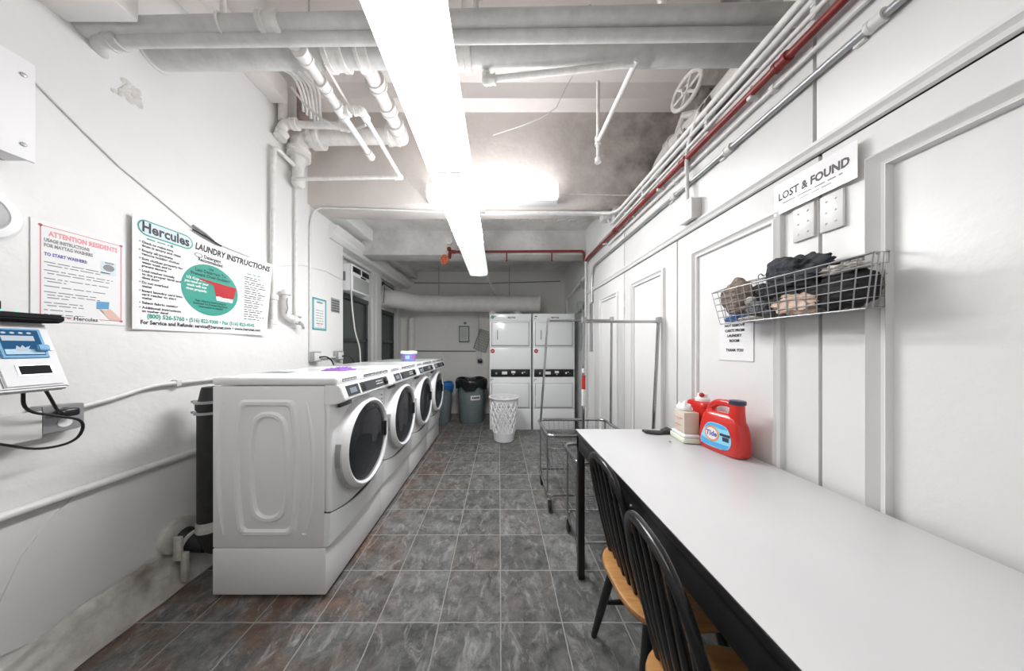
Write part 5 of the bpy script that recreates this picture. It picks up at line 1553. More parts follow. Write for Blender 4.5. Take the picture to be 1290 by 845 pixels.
# ------------------------------------------------------------------ bins, hamper, scraps
def bag_ring(cx, cy, z0, r0, drop, seed, n=48):
    rng = random.Random(seed); rings = []
    prof = [(r0 * 0.90, z0 - 0.10), (r0 * 0.93, z0 - 0.01), (r0 * 0.97, z0 + 0.018), (r0 * 1.04, z0 + 0.012), (r0 * 1.07, z0 - 0.03), (r0 * 1.055, z0 - drop * 0.6), (r0 * 1.03, z0 - drop)]
    ph = [rng.uniform(0, 6.3) for _ in range(6)]
    for i, (rr, z) in enumerate(prof):
        ring = []
        for k in range(n):
            a = 2 * PI * k / n
            w = 1 + 0.012 * math.sin(9 * a + ph[i % 3]) + 0.014 * math.sin(17 * a + ph[3])
            dz = 0.012 * math.sin(4 * a + ph[4]) + (0.03 * math.sin(5 * a + ph[5]) + 0.015 * math.sin(11 * a) if i == 6 else 0)
            ring.append((cx + rr * w * math.cos(a), cy + rr * w * math.sin(a), z + dz))
        rings.append(ring)
    return rings


def build_bins():
    for cx, cy, R0, Hh, bag, lab, seed in ((-0.535, 5.03, 0.285, 0.80, 'bagblack', 'tall grey rubbish bin lined with a black bag, beside the dryers', 3), (-1.135, 5.0, 0.25, 0.72, 'bagblue', 'grey bin lined with a blue bag, half hidden by the last washer', 5)):
        r = thing('rubbish_bin', lab, 'bin', (cx, cy, 0))
        m = MB(); T = Matrix.Translation((cx, cy, 0))
        m.lathe([(R0 * 0.78, 0.0), (R0 * 0.80, 0.012), (R0 * 0.90, Hh * 0.62), (R0 * 0.905, Hh * 0.80), (R0 * 0.95, Hh * 0.81), (R0 * 0.97, Hh * 0.96), (R0 * 1.01, Hh * 0.965), (R0 * 1.01, Hh), (R0 * 0.95, Hh), (R0 * 0.80, 0.08), (0.001, 0.07)], 44, T, ends=False)
        m.lathe([(R0 * 0.78, 0), (0.001, 0)], 44, T, ends=False); m.build('bin_body', 'bin', r)
        m = MB(); m.loft(bag_ring(cx, cy, Hh, R0, 0.16 if bag == 'bagblack' else 0.12, seed), caps=False); m.build('bin_bag', bag, r, angle=80)
        if bag == 'bagblack':
            rings = []
            for k in range(9):
                a = -PI / 2 + 0.05 + (k / 8) * 0.72
                rings.append([(cx + R0 * 0.917 * math.cos(a) * 1.0, cy + R0 * 0.917 * math.sin(a), z) for z in (0.44, 0.525)] + [(cx + R0 * 0.90 * math.cos(a), cy + R0 * 0.90 * math.sin(a), z) for z in (0.525, 0.44)])
            m = MB(); m.loft(rings); lb = m.build('bin_label', 'paper', r)
            m = MB()
            for a0, a1 in ((0.16, 0.26), (0.28, 0.42), (0.44, 0.54), (0.56, 0.68)):
                rings = []
                for k in range(4):
                    a = -PI / 2 + a0 + (a1 - a0) * k / 3
                    rings.append([(cx + R0 * q * math.cos(a), cy + R0 * q * math.sin(a), z) for q, z in ((0.921, 0.468), (0.921, 0.498), (0.916, 0.498), (0.916, 0.468))])
                m.loft(rings)
            m.build('label_print', 'ink', lb)
            m = MB()
            for s in (-1, 1):
                m.box((cx + s * R0 * 0.93 - 0.03, cy - 0.07, Hh * 0.80), (cx + s * R0 * 0.93 + 0.03, cy + 0.07, Hh * 0.84), 0.01)
            m.build('handle', 'bin', r)
    # laundry hamper with diamond openings
    cx, cy = 0.072, 3.98
    r = thing('laundry_hamper', 'white plastic lattice laundry hamper in front of the dryers', 'hamper', (cx, cy, 0))
    def rad(z):
        return 0.150 + 0.062 * (z / 0.66)
    m = MB()
    n = 14
    for s in (1, -1):
        for k in range(n):
            a0 = 2 * PI * k / n; pts = []
            for j in range(13):
                z = 0.13 + 0.49 * j / 12; a = a0 + s * 2 * PI * 3.0 / n * j / 12
                pts.append((cx + rad(z) * math.cos(a), cy + rad(z) * math.sin(a), z))
            m.tube(pts, 0.0105, 6, sx=0.6)
    m.build('lattice', 'plastic', r)
    T = Matrix.Translation((cx, cy, 0))
    m = MB(); m.lathe([(0.001, 0.005), (0.135, 0.0), (0.150, 0.012), (rad(0.14) + 0.003, 0.14), (rad(0.14) - 0.004, 0.14), (0.14, 0.02), (0.001, 0.012)], 40, T, ends=False); m.build('base_bowl', 'plastic', r)
    m = MB(); m.lathe([(rad(0.61) - 0.003, 0.612), (rad(0.61) + 0.004, 0.612), (rad(0.66) + 0.004, 0.645), (rad(0.66) + 0.022, 0.65), (rad(0.66) + 0.022, 0.662), (rad(0.66) - 0.004, 0.664), (rad(0.61) - 0.003, 0.612)], 40, T, ends=False); m.build('rim', 'plastic', r)
    rng = random.Random(21)
    for x, y, s, name, lab in ((0.20, 4.40, 0.07, 'paper_scrap', 'crumpled white paper scrap on the floor behind the hamper'), (0.74, 4.36, 0.025, 'paper_scrap', 'tiny white scrap on the floor under the cart rim')):
        m = MB(); b = bmesh.new(); bmesh.ops.create_icosphere(b, subdivisions=2, radius=s)
        for v in b.verts:
            v.co = V((v.co.x * rng.uniform(0.7, 1.3), v.co.y * rng.uniform(0.6, 1.1), abs(v.co.z) * 0.35 * rng.uniform(0.6, 1.3)))
        m.add(b, Matrix.Translation((x, y, 0.001))); tag(m.build(name, 'paper', None, (x, y, 0)), lab, 'scrap')


build_bins()

# ------------------------------------------------------------------ table and chairs
TZ = 0.897


def build_table():
    r = thing('folding_table', 'long white topped table with black frame along the cupboard wall', 'table', (0.82, 0.7, 0))
    xa, xb, ya, yb = 0.470, 1.172, -0.30, 1.627
    m = MB(); m.box((xa + 0.003, ya, TZ - 0.022), (xb, yb - 0.003, TZ), 0.003); m.build('tabletop', 'tabletop', r)
    m = MB()
    m.box((xa, ya - 0.003, TZ - 0.026), (xa + 0.006, yb, TZ - 0.002), 0.001); m.box((xa, yb - 0.005, TZ - 0.026), (xb, yb, TZ - 0.002), 0.001); m.box((xa + 0.01, ya + 0.01, TZ - 0.028), (xb - 0.01, yb - 0.01, TZ - 0.023))
    part_label(m.build('edge_band', 'blackmetal', r), 'black edge band of the white top')
    m = MB()
    m.box((xa + 0.008, ya + 0.02, TZ - 0.115), (xa + 0.03, yb - 0.01, TZ - 0.026), 0.002)
    m.box((xa + 0.02, yb - 0.032, TZ - 0.115), (xb - 0.02, yb - 0.010, TZ - 0.026), 0.002)
    m.box((xb - 0.03, ya + 0.02, TZ - 0.115), (xb - 0.012, yb - 0.01, TZ - 0.026), 0.002)
    part_label(m.build('apron', 'blackmetal', r), 'glossy black steel apron')
    m = MB()
    for y in (0.30, 0.95):
        m.sphere((xa + 0.008, y, TZ - 0.07), 0.006, 2)
    m.build('bolt', 'greymetal', r)
    for x in (xa + 0.008, xb - 0.05):
        for y in (ya + 0.03, yb - 0.048):
            m = MB(); m.box((x, y, 0.0), (x + 0.038, y + 0.038, TZ - 0.03), 0.003); part_label(m.build('leg', 'blackmetal', r), 'square black steel leg')


build_table()


def build_chair():
    """local frame: +x is the front of the chair, back leans to -x"""
    r = thing('spindle_chair', 'black bow back spindle chair standing next to the far table leg, orange wood seat', 'chair', (0, 0, 0), 'spindle chairs pushed up to the table')
    def outline(s, z, n=40, dx=0.0):
        p = []
        for k in range(n):
            a = 2 * PI * k / n
            c, q = math.cos(a), math.sin(a)
            x = 0.205 * math.copysign(abs(c) ** 0.60, c); y = 0.203 * math.copysign(abs(q) ** 0.60, q)
            y *= 1.0 - 0.05 * (0.5 - 0.5 * c)
            p.append((x * s + dx, y * s, z))
        return p
    m = MB()
    m.loft([outline(0.86, 0.418), outline(0.97, 0.424), outline(1.0, 0.436), outline(0.985, 0.449), outline(0.93, 0.453), outline(0.7, 0.446), outline(0.3, 0.440), outline(0.02, 0.440)])
    part_label(m.build('seat', 'seat', r, world=False, angle=50), 'orange varnished wood seat')
    def bow(t):          # t 0..1 along the bow
        a = PI * t
        y = (0.150 + 0.022 * math.sin(a) ** 0.5 if math.sin(a) > 0 else 0.150) * math.copysign(abs(math.cos(a)) ** 0.62, math.cos(a))
        z = 0.445 + 0.495 * abs(math.sin(a)) ** 0.62
        x = -0.135 - (z - 0.445) * 0.235
        return V((x, y, z))
    m = MB(); m.tube([bow(k / 48) for k in range(49)], [0.0115 + 0.0025 * math.sin(PI * k / 48) for k in range(49)], 12); m.build('back_bow', 'chairblack', r, world=False)
    for i in range(6):
        u = -0.115 + 0.230 * i / 5
        yb = u * 0.92
        # top of the spindle on the bow
        best = min((bow(k / 200) for k in range(201)), key=lambda q: abs(q.y - u * 1.12) + (0 if q.z > 0.75 else 9))
        p0 = V((-0.142 + abs(u) * 0.08, yb, 0.44)); p1 = best - V((0, 0, 0.004))
        n = 12
        m = MB(); m.tube([p0.lerp(p1, k / n) for k in range(n + 1)], [0.0075 + 0.0055 * math.sin(PI * min(1, (k / n) * 1.15)) ** 2 if k else 0.0065 for k in range(n + 1)], 10, sx=1.0)
        m.build('spindle', 'chairblack', r, world=False)
    legs = {}
    for sx in (-1, 1):
        for sy in (-1, 1):
            p0 = V((0.125 * sx, 0.125 * sy, 0.425)); p1 = V((0.20 * sx, 0.195 * sy, 0.0))
            n = 10
            m = MB(); m.tube([p0.lerp(p1, k / n) for k in range(n + 1)], [0.0155 + 0.004 * math.sin(PI * k / n) - 0.003 * k / n for k in range(n + 1)], 12); m.build('leg', 'chairblack', r, world=False)
            legs[(sx, sy)] = (p0, p1)
    mids = []
    for sy in (-1, 1):
        a = legs[(-1, sy)][0].lerp(legs[(-1, sy)][1], 0.55); b = legs[(1, sy)][0].lerp(legs[(1, sy)][1], 0.55)
        m = MB(); m.tube([a.lerp(b, k / 8) for k in range(9)], [0.008 + 0.004 * math.sin(PI * k / 8) for k in range(9)], 10); m.build('stretcher', 'chairblack', r, world=False)
        mids.append((a + b) / 2)
    m = MB(); m.tube([mids[0].lerp(mids[1], k / 8) for k in range(9)], [0.008 + 0.004 * math.sin(PI * k / 8) for k in range(9)], 10); m.build('stretcher', 'chairblack', r, world=False)
    return r


chair = build_chair()
chair.location = (0.665, 1.085, 0); chair.rotation_euler = (0, 0, math.radians(2))
c2 = copy_tree(chair)
c2.location = (0.618, 0.648, 0); c2.rotation_euler = (0, 0, math.radians(-3))
c2['label'] = 'black bow back spindle chair nearest the viewer, orange seat half under the table'


# ------------------------------------------------------------------ carts
def wire_cart(label, x0, x1, y0, y1, post_top, post_l, post_r, rim_z=0.66, low=0.33, wob=0.0):
    """wire laundry cart with hanging rack; post_l/post_r = (bottom point, top point) of the two rack posts"""
    r = thing('laundry_cart', label, 'cart', ((x0 + x1) / 2, (y0 + y1) / 2, 0), 'wire laundry carts by the cupboards')
    def loop(a, b, c, d, z, rad=0.07, zt=0.0):
        base = [(a + rad, c), (b - rad, c), (b, c + rad), (b, d - rad), (b - rad, d), (a + rad, d), (a, d - rad), (a, c + rad)]
        pts = []
        for cx, cy, a0 in ((a + rad, c + rad, PI), (b - rad, c + rad, 1.5 * PI), (b - rad, d - rad, 0), (a + rad, d - rad, PI / 2)):
            for k in range(6):
                t = a0 + PI / 2 * k / 5
                pts.append(V((cx + rad * math.cos(t), cy + rad * math.sin(t), z)))
        return pts
    top = loop(x0, x1, y0, y1, rim_z)
    m = MB(); m.tube(top, 0.0145, 10, closed=True); m.build('rim', 'chrome', r)
    i = 0.05
    bot = loop(x0 + i, x1 - i, y0 + i * 0.7, y1 - i * 0.7, low, 0.05)
    m = MB()
    for t in (0.33, 0.66, 1.0):
        m.tube([p.lerp(q, t) for p, q in zip(top, bot)], 0.0032, 6, closed=True)
    # uprights of the basket wall
    def perim(pts, n):
        L = [0]
        for a, b in zip(pts, pts[1:] + pts[:1]):
            L.append(L[-1] + (b - a).length)
        out = []
        for k in range(n):
            s = L[-1] * k / n
            j = max(jj for jj in range(len(pts)) if L[jj] <= s)
            out.append(pts[j].lerp(pts[(j + 1) % len(pts)], (s - L[j]) / max(1e-9, L[j + 1] - L[j])))
        return out
    for p, q in zip(perim(top, 44), perim(bot, 44)):
        m.tube([p, q], 0.0022, 5)
    n = 9
    for k in range(1, n):
        y = y0 + i + (y1 - y0 - 2 * i) * k / n
        m.tube([(x0 + i, y, low), (x1 - i, y, low)], 0.0022, 5)
    for k in range(1, 14):
        x = x0 + i + (x1 - x0 - 2 * i) * k / 14
        m.tube([(x, y0 + i * .7, low), (x, y1 - i * .7, low)], 0.0022, 5)
    m.build('wire_basket', 'wire', r)
    # base frame and uprights to the casters
    bz = 0.155
    m = MB(); m.tube(loop(x0 + 0.01, x1 - 0.01, y0 + 0.01, y1 - 0.01, bz, 0.04), 0.0085, 8, closed=True)
    for x in (x0 + 0.015, x1 - 0.015):
        for y in (y0 + 0.06, y1 - 0.06):
            m.tube([(x, y, bz), (x, y, rim_z - 0.01)], 0.007, 8)
    m.build('frame', 'chrome', r)
    for x in (x0 + 0.03, x1 - 0.03):
        for y in (y0 + 0.03, y1 - 0.03):
            m = MB(); m.tube([(x, y, bz), (x, y, 0.115)], 0.011, 8); m.box((x - 0.020, y - 0.014, 0.108), (x + 0.020, y + 0.014, 0.118), 0.003)
            for s in (-1, 1):
                m.prism([(x + s * 0.016 - 0.001, y - 0.012, 0.11), (x + s * 0.016 - 0.001, y + 0.014, 0.11), (x + s * 0.016 - 0.001, y + 0.026, 0.042), (x + s * 0.016 - 0.001, y + 0.008, 0.042)], (0.002, 0, 0))
            f = m.build('caster', 'greymetal', r)
            m = MB(); m.lathe([(0.001, -0.012), (0.036, -0.012), (0.051, -0.009), (0.053, 0), (0.051, 0.009), (0.036, 0.012), (0.001, 0.012)], 24, axis_m((x, y + 0.016, 0.053), (1, 0, 0))); m.build('wheel', 'black', f)
    lb, lt = post_l; rb, rt = post_r
    for a, b in ((lb, lt), (rb, rt)):
        m = MB(); m.tube([a, b], 0.0115, 12); m.build('rack_post', 'chrome', r)
        m = MB(); bb = V(b); m.box(bb + V((-0.016, -0.016, -0.03)), bb + V((0.016, 0.016, 0.012)), 0.004); m.build('post_cap', 'greymetal', r)
    m = MB(); m.tube([V(lt) + V((0, 0, -0.02)), V(rt) + V((0, 0, -0.02))], 0.0105, 12); m.build('hanging_bar', 'chrome', r)
    return r


wire_cart('wire laundry cart with hanging rack standing free between the dryers and the table', 0.40, 1.08, 2.20, 2.70, 1.69,
          ((0.412, 2.62, 0.64), (0.487, 2.62, 1.69)), ((1.085, 2.55, 0.64), (1.098, 2.56, 1.69)))
cb = wire_cart('wire laundry cart with taller rack tucked against the end of the table', 0.495, 1.135, 1.665, 2.02, 1.62,
          ((0.607, 1.90, 0.65), (0.615, 1.90, 1.61)), ((1.110, 1.90, 0.65), (1.155, 1.90, 1.61)))
for z0, z1, mt in ((0.98, 1.10, 'paper'), (1.10, 1.20, 'tidered'), (1.22, 1.25, 'paper')):
    m = MB(); m.tube([(0.6075 + 0.0083 * (z0 - 0.65), 1.90, z0), (0.6075 + 0.0083 * (z1 - 0.65), 1.90, z1)], 0.0135, 12); m.build('rack_sticker', mt, cb)


# ------------------------------------------------------------------ wire basket on the wall and its clothes
def build_wall_basket():
    xf, xb = 1.055, 1.188
    yf, yn = 1.300, 0.738
    zt, zb = 1.675, 1.515
    r = thing('wall_basket', 'grey wire basket hung on the cupboard wall full of clothes', 'basket', (1.12, 1.02, zb))
    def P(u, x, top):    # u 0..1 from far to near
        ins = 0 if top else 0.028
        y = (yf - ins) + ((yn + ins) - (yf - ins)) * u
        if x == 'b':
            y = (yf - ins * 0.5) + ((0.798 + ins * 0.3) - (yf - ins * 0.5)) * u
        if x == 'f':
            return V((xf + (0 if top else 0.018), y, (zt - 0.006 if top else zb)))
        return V((xb, y, (zt + 0.045 - 0.025 * u if top else zb + 0.012)))
    m = MB(); m.tube([P(0, 'f', 1), P(1, 'f', 1), P(1, 'b', 1), P(0, 'b', 1)], 0.0032, 7, closed=True); m.tube([P(0, 'f', 0), P(1, 'f', 0), P(1, 'b', 0), P(0, 'b', 0)], 0.0028, 7, closed=True); m.build('rim', 'wire', r)
    m = MB()
    N = 17
    for k in range(N + 1):
        u = k / N
        m.tube([P(u, 'f', 1), P(u, 'f', 0), P(u, 'b', 0), P(u, 'b', 1)], 0.0018, 5)
    for t in (0.2, 0.4, 0.6, 0.8):
        A = [P(0, 'f', 1).lerp(P(0, 'f', 0), t), P(1, 'f', 1).lerp(P(1, 'f', 0), t), P(1, 'b', 1).lerp(P(1, 'b', 0), t), P(0, 'b', 1).lerp(P(0, 'b', 0), t)]
        m.tube(A, 0.0018, 5, closed=True)
    for t in (0.33, 0.66):
        m.tube([P(0, 'f', 0).lerp(P(0, 'b', 0), t), P(1, 'f', 0).lerp(P(1, 'b', 0), t)], 0.0018, 5)
        for u in (0, 1):
            m.tube([P(u, 'f', 0).lerp(P(u, 'b', 0), t), P(u, 'f', 1).lerp(P(u, 'b', 1), t)], 0.0018, 5)
    m.build('wire_mesh', 'wire', r)
    for u in (0.02, 0.22):
        p = P(u, 'b', 1)
        m = MB(); m.tube([p + V((-0.012, 0, -0.006)), p + V((-0.012, 0, 0.014)), p + V((0.0, 0, 0.022)), p + V((0.012, 0, 0.012))], 0.003, 6); m.build('hook', 'wire', r)


build_wall_basket()


def lump(name, label, mt, c, s, seed, cat='clothing', rough=0.35, sub=4, sag=0.0, lean=None):
    """crumpled cloth: displaced ellipsoid with folds, kept above the basket floor"""
    from mathutils import noise
    rng = random.Random(seed)
    b = bmesh.new(); bmesh.ops.create_icosphere(b, subdivisions=sub, radius=1)
    off = V((rng.uniform(0, 50), rng.uniform(0, 50), rng.uniform(0, 50)))
    for v in b.verts:
        d = v.co.normalized()
        n1 = noise.noise(d * 1.6 + off); n2 = noise.noise(V((d.x * 5, d.y * 3.2, d.z * 6)) + off * 2)
        ridge = (1 - abs(noise.noise(V((d.x * 2.6, d.y * 3.4, d.z * 4)) + off * 3)) * 2)
        k = 1 + rough * (0.7 * n1 + 0.35 * n2 + 0.28 * (ridge - 0.5))
        v.co = V((d.x * s[0] * k, d.y * s[1] * k, d.z * s[2] * k))
    M4 = Matrix.Translation(V(c))
    if lean is not None:
        M4 = M4 @ Matrix.Rotation(math.radians(lean), 4, 'X')
    m = MB(); m.add(b, M4)
    def clampv(q):
        return V((min(max(q.x, 1.070), 1.180), min(max(q.y, 0.79), 1.268), max(q.z, 1.522)))
    m.warp(clampv)
    return tag(m.build(name, mt, None, (c[0], c[1], 1.522), angle=75), label, cat)


def build_clothes():
    lump('cap', 'tan knitted cap at the far end of the wire wall basket', 'clothtan', (1.120, 1.225, 1.630), (0.060, 0.060, 0.085), 2, 'cap')
    lump('sock', 'tan folded sock below the knitted cap in the wire basket', 'clothtan', (1.115, 1.20, 1.572), (0.045, 0.055, 0.022), 6, 'sock')
    lump('rag', 'blue rag at the bottom corner of the wire wall basket', 'clothblue', (1.12, 1.212, 1.540), (0.05, 0.052, 0.022), 3, 'rag', 0.6)
    lump('sock', 'pale sock under the blue rag in the wire basket', 'clothwhite', (1.115, 1.155, 1.528), (0.04, 0.06, 0.012), 8, 'sock')
    lump('shirt', 'grey crumpled shirt beside the blue rag in the wire basket', 'clothgrey', (1.12, 1.10, 1.565), (0.055, 0.055, 0.040), 5, 'shirt', 0.5)
    lump('sock', 'pale balled sock on the grey shirt in the wire basket', 'clothwhite', (1.09, 1.135, 1.603), (0.02, 0.022, 0.018), 9, 'sock', sub=3)
    lump('jacket', 'dark grey jacket heaped above the rim of the wire basket', 'clothdark', (1.125, 0.985, 1.675), (0.060, 0.105, 0.072), 11, 'jacket', 0.5, 5)
    lump('sweater', 'black sweater under the dark grey jacket in the wire basket', 'clothblack', (1.125, 1.02, 1.600), (0.056, 0.105, 0.060), 14, 'sweater', 0.5, 5)
    lump('trousers', 'folded black trousers at the near end of the wire basket', 'clothblack', (1.125, 0.855, 1.585), (0.056, 0.085, 0.062), 15, 'trousers', 0.35, 5)
    lump('cap', 'black cap behind the tan knitted cap in the wire basket', 'clothblack', (1.15, 1.155, 1.650), (0.03, 0.045, 0.028), 17, 'cap')
    lump('towel', 'cream towel pressed against the front wires of the basket', 'clothpink', (1.092, 0.965, 1.565), (0.026, 0.072, 0.036), 19, 'towel', 0.6, 5)
    lump('shoe', 'black and white shoe lying on the black trousers in the basket', 'clothwhite', (1.115, 0.845, 1.655), (0.035, 0.055, 0.016), 23, 'shoe', 0.7)


build_clothes()


# ------------------------------------------------------------------ things on the table
def build_jug(name, label, M4):
    r = thing(name, label, 'detergent jug', tuple(M4.translation))
    # local: length along x, thickness along y (front -y), z up. spout at +x end
    L, W = 0.205, 0.098
    def sect(z):
        # length range at height z
        pts = [(0.0, -0.098, 0.095), (0.012, -0.104, 0.101), (0.07, -0.104, 0.101), (0.12, -0.098, 0.096), (0.16, -0.088, 0.084), (0.19, -0.082, 0.070)]
        for (za, a, b), (zc, c, d) in zip(pts, pts[1:]):
            if z <= zc:
                t = (z - za) / (zc - za); return a + (c - a) * t, b + (d - b) * t
        return pts[-1][1], pts[-1][2]
    def ring(z, k=1.0, n=44, wk=1.0):
        x0, x1 = sect(z); cx, hx = (x0 + x1) / 2, (x1 - x0) / 2 * k; hy = W / 2 * wk
        out = []
        for i in range(n):
            a = 2 * PI * i / n; c, s = math.cos(a), math.sin(a)
            out.append(V((cx + hx * math.copysign(abs(c) ** 0.42, c), hy * math.copysign(abs(s) ** 0.5, s), z)))
        return out
    T = lambda rings: [[M4 @ p for p in q] for q in rings]
    m = MB()
    m.loft(T([ring(0.0, 0.93, wk=0.88), ring(0.006, 0.985, wk=0.97), ring(0.03), ring(0.07), ring(0.11, wk=0.99), ring(0.145, wk=0.93), ring(0.170, 0.99, wk=0.82), ring(0.185, 0.96, wk=0.62), ring(0.19, 0.90, wk=0.5)]))
    # spout neck and handle
    m.tube([M4 @ V(p) for p in ((0.056, 0, 0.15), (0.060, 0, 0.20), (0.062, 0, 0.245))], [0.036, 0.029, 0.0265], 20)
    m.tube([M4 @ p for p in fillet([V((-0.066, 0, 0.165)), V((-0.066, 0, 0.205)), V((-0.03, 0, 0.235)), V((0.03, 0, 0.238)), V((0.058, 0, 0.222))], 0.05, 6)], 0.0165, 14)
    m.tube([M4 @ V(p) for p in ((-0.060, 0, 0.165), (-0.066, 0, 0.195))], [0.026, 0.0175], 16)
    m.build('jug_body', 'tidered', r, angle=50)
    m = MB(); m.lathe([(0.0295, 0.0), (0.031, 0.002), (0.031, 0.018), (0.026, 0.020), (0.001, 0.020)], 26, M4 @ Matrix.Translation((0.062, 0, 0.240))); part_label(m.build('cap', 'navy', r), 'dark navy screw cap')
    Rr = (M4.to_3x3() @ V((1, 0, 0))); Uu = V((0, 0, 1)); Nn = Rr.cross(Uu)
    o = M4 @ V((0, -W / 2, 0))
    lab = [(-0.082, 0.022), (0.052, 0.022), (0.070, 0.05), (0.072, 0.085), (0.060, 0.125), (0.035, 0.140), (-0.02, 0.142), (-0.045, 0.132), (-0.062, 0.10), (-0.078, 0.06)]
    for _ in range(2):
        lab = [q for (a, b) in zip(lab, lab[1:] + lab[:1]) for q in ((a[0] * .75 + b[0] * .25, a[1] * .75 + b[1] * .25), (a[0] * .25 + b[0] * .75, a[1] * .25 + b[1] * .75))]
    def conform(mm):    # lay the print on the jug's face
        inv = M4.inverted()
        def f(q):
            p = inv @ q; z = p.z
            ks = [(0.03, 1.0), (0.11, 0.99), (0.145, 0.93)]
            k = 1.0 if z < 0.07 else 0.99 if z < 0.11 else 0.99 - 0.06 * (z - 0.11) / 0.035
            x0, x1 = sect(z); cx, hx = (x0 + x1) / 2, (x1 - x0) / 2
            u = min(0.97, abs((p.x - cx) / hx)); a_c = u ** (1 / 0.42); s = math.sqrt(max(0, 1 - a_c * a_c)) ** 0.5
            p.y = -(W / 2) * k * s - (-(W / 2) - p.y)* 1.0 - 0.0010
            return M4 @ p
        mm.warp(f)
    def print_(name, mt, fn):
        mm = MB(); fn(mm)
        bmesh.ops.subdivide_edges(mm.bm, edges=mm.bm.edges[:], cuts=3, use_grid_fill=True)
        conform(mm); return mm.build(name, mt, r, angle=80)
    print_('label', 'labelsky', lambda mm: flat(mm, o, Rr, Uu, lab, 0.0))
    print_('label_wave', 'labelblue', lambda mm: (flat(mm, o, Rr, Uu, [(-0.078, 0.026), (0.05, 0.026), (0.065, 0.05), (0.02, 0.036), (-0.03, 0.048), (-0.074, 0.062)], 0.0008), flat(mm, o, Rr, Uu, [(-0.058, 0.102), (-0.02, 0.125), (0.03, 0.118), (0.058, 0.122), (0.034, 0.136), (-0.02, 0.138), (-0.044, 0.128)], 0.0008)))
    print_('logo_ring', 'labelorange', lambda mm: flat(mm, o, Rr, Uu, ell(-0.018, 0.086, 0.036, 0.036, 30), 0.0012))
    print_('logo_field', 'paper', lambda mm: flat(mm, o, Rr, Uu, ell(-0.018, 0.086, 0.029, 0.028, 30), 0.0016))
    mm = MB(); write(mm, 'Tide', o + Rr * -0.018 + Uu * 0.076, Rr, Uu, 0.024, 0.054, 'C', 0.05, 0.15, 0.0022); conform(mm); mm.build('logo_lettering', 'inkblue', r)
    print_('label_band', 'navy', lambda mm: (flat(mm, o, Rr, Uu, [(0.022, 0.088), (0.068, 0.088), (0.068, 0.100), (0.022, 0.100)], 0.0012), flat(mm, o, Rr, Uu, [(0.034, 0.066), (0.062, 0.066), (0.062, 0.085), (0.034, 0.085)], 0.0012)))
    return r


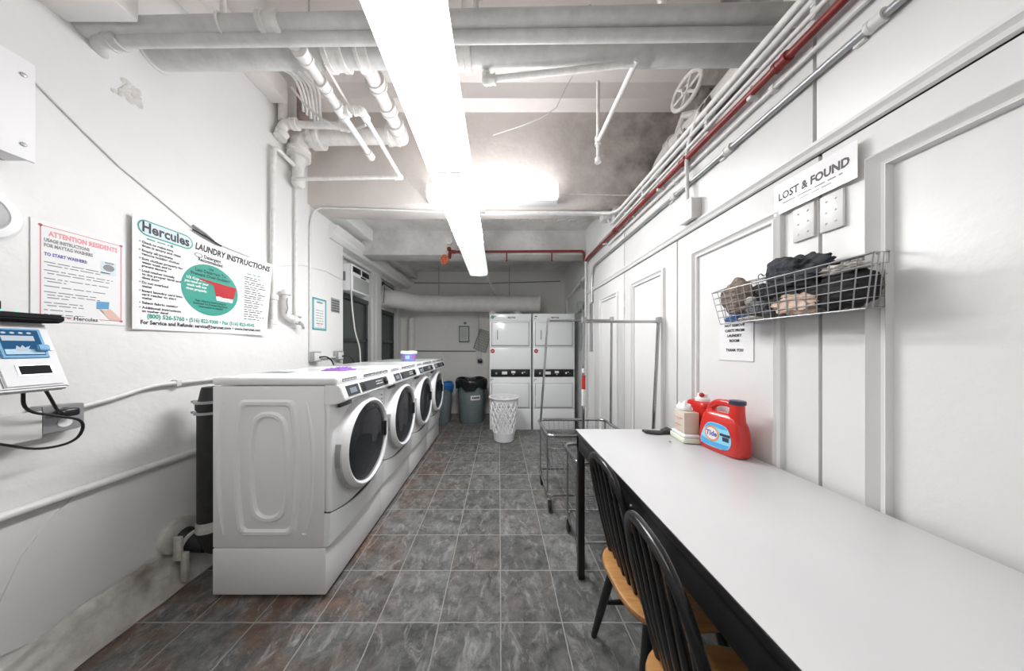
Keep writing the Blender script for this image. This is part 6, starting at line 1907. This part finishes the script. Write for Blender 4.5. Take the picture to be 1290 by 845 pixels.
def build_table_items():
    # red jug: face towards the aisle, spout end nearest
    fx = V((0.16, -1.0, 0)).normalized(); fy = V((1.0, 0.16, 0)).normalized()
    R3 = Matrix((( fx.x, fy.x, 0), (fx.y, fy.y, 0), (0, 0, 1))).to_4x4()
    build_jug('detergent_jug', 'big red detergent jug with blue label and navy cap on the white table', Matrix.Translation((1.088, 1.268, TZ + 0.001)) @ R3)
    r = thing('detergent_bottle', 'red bottle with white cap and red button, half hidden behind the big labelled jug', 'detergent bottle', (1.120, 1.452, TZ + 0.001))
    m = MB(); m.box((1.078, 1.385, TZ + 0.001), (1.162, 1.520, TZ + 0.212), 0.022, 4); m.build('bottle_body', 'tidered', r)
    T = Matrix.Translation((1.120, 1.445, TZ + 0.211))
    m = MB(); m.lathe([(0.034, 0.0), (0.034, 0.014), (0.024, 0.020), (0.023, 0.040), (0.001, 0.041)], 24, T); cp = m.build('cap', 'plastic', r)
    m = MB(); m.sphere((1.105, 1.43, TZ + 0.246), 0.013, 2); m.build('cap_button', 'redprint', cp)
    m = MB(); m.sphere((1.078, 1.475, TZ + 0.16), 0.016, 2, (0.15, 1.1, 0.8)); m.build('bottle_label', 'paper', r)
    # carton on a tray
    r = thing('carton', 'beige carton with white tissue on top, behind the red jugs', 'carton', (1.04, 1.49, TZ))
    rz = Matrix.Rotation(math.radians(-8), 4, 'Z')
    m = MB(); m.box((0.988, 1.385, TZ + 0.046), (1.062, 1.485, TZ + 0.160), 0.004, rot=rz); m.build('carton_body', 'beige', r)
    m = MB(); rng = random.Random(31); scribble(m, V((0.9875, 1.465, TZ + 0.12)), -YP, ZP, 0.06, 0.008, rng, 0.006); scribble(m, V((0.9875, 1.465, TZ + 0.085)), -YP, ZP, 0.05, 0.006, rng, 0.006); m.build('carton_print', 'inkred', r)
    m = MB(); b = bmesh.new(); bmesh.ops.create_icosphere(b, subdivisions=3, radius=1)
    for v in b.verts:
        v.co = V((v.co.x * 0.034, v.co.y * 0.040, v.co.z * 0.032 * (1 + 0.5 * math.sin(v.co.x * 6) * math.cos(v.co.y * 7))))
    m.add(b, Matrix.Translation((1.018, 1.445, TZ + 0.172))); m.build('tissue', 'paper', r)
    r = thing('egg_carton', 'pale green low carton under the beige carton on the table', 'carton', (1.02, 1.45, TZ))
    m = MB(); m.box((0.972, 1.362, TZ + 0.001), (1.066, 1.505, TZ + 0.028), 0.008, 3, rot=rz); m.build('tray', 'palegreen', r)
    m = MB(); m.box((0.977, 1.367, TZ + 0.028), (1.061, 1.50, TZ + 0.045), 0.008, 3, rot=rz); m.build('tray_lid', 'paper', r)
    # small flat black case with lifted flap
    r = thing('black_case', 'flat black folded case with a lifted end at the far end of the table', 'case', (0.93, 1.545, TZ))
    m = MB()
    rings = []
    for k in range(13):
        t = k / 12; x = 0.858 + 0.150 * t; y = 1.552 - 0.020 * math.sin(t * 2.2); w = 0.030 * (0.55 + 0.45 * math.sin(PI * min(1, t * 1.3 + 0.15)))
        rings.append([(x, y - w, TZ + 0.001), (x, y - w * 1.02, TZ + 0.010), (x, y - w * 0.7, TZ + 0.016), (x, y + w * 0.7, TZ + 0.016), (x, y + w * 1.02, TZ + 0.010), (x, y + w, TZ + 0.001)])
    m.loft(rings); m.build('case_body', 'black', r)
    m = MB(); m.loft([[(0.955, 1.520, TZ + 0.015), (0.955, 1.556, TZ + 0.015), (0.955, 1.556, TZ + 0.019), (0.955, 1.520, TZ + 0.019)], [(0.992, 1.515, TZ + 0.030), (0.992, 1.552, TZ + 0.030), (0.992, 1.552, TZ + 0.035), (0.992, 1.515, TZ + 0.035)], [(1.012, 1.52, TZ + 0.018), (1.012, 1.55, TZ + 0.018), (1.012, 1.55, TZ + 0.024), (1.012, 1.52, TZ + 0.024)]]); m.build('flap', 'black', r)
    m = MB(); m.box((0.905, 1.395, TZ + 0.0005), (0.918, 1.402, TZ + 0.004), 0.001); tag(m.build('crumb', 'inkgrey', None, (0.91, 1.40, TZ)), 'tiny dark crumb on the white table beside the black case', 'crumb')


build_table_items()

# ------------------------------------------------------------------ camera, world, view
cam_d = bpy.data.cameras.new('camera'); cam = bpy.data.objects.new('camera', cam_d); COL.objects.link(cam)
cam.location = (0, 0, EYE); cam.rotation_euler = (PI / 2, 0, 0)
cam_d.sensor_fit = 'HORIZONTAL'; cam_d.sensor_width = 36.0
cam_d.lens = F / 1290 * 36.0
cam_d.shift_x = (645 - CX) / 1290
cam_d.shift_y = (CY - 422.5) / 1290
cam_d.clip_start = 0.02
scene.camera = cam
w = bpy.data.worlds.new('world'); scene.world = w; w.use_nodes = True
w.node_tree.nodes['Background'].inputs[0].default_value = (0.6, 0.62, 0.65, 1)
w.node_tree.nodes['Background'].inputs[1].default_value = 0.15
scene.view_settings.view_transform = 'Standard'
scene.view_settings.look = 'None'
scene.view_settings.gamma = 1.0
scene.view_settings.use_curve_mapping = False
scene.view_settings.exposure = 0.06
scene.cycles.use_denoising = True
scene.cycles.max_bounces = 14
scene.cycles.diffuse_bounces = 10
scene.cycles.transparent_max_bounces = 12
scene.cycles.sample_clamp_indirect = 6.0
scene.cycles.caustics_reflective = False
scene.cycles.caustics_refractive = False
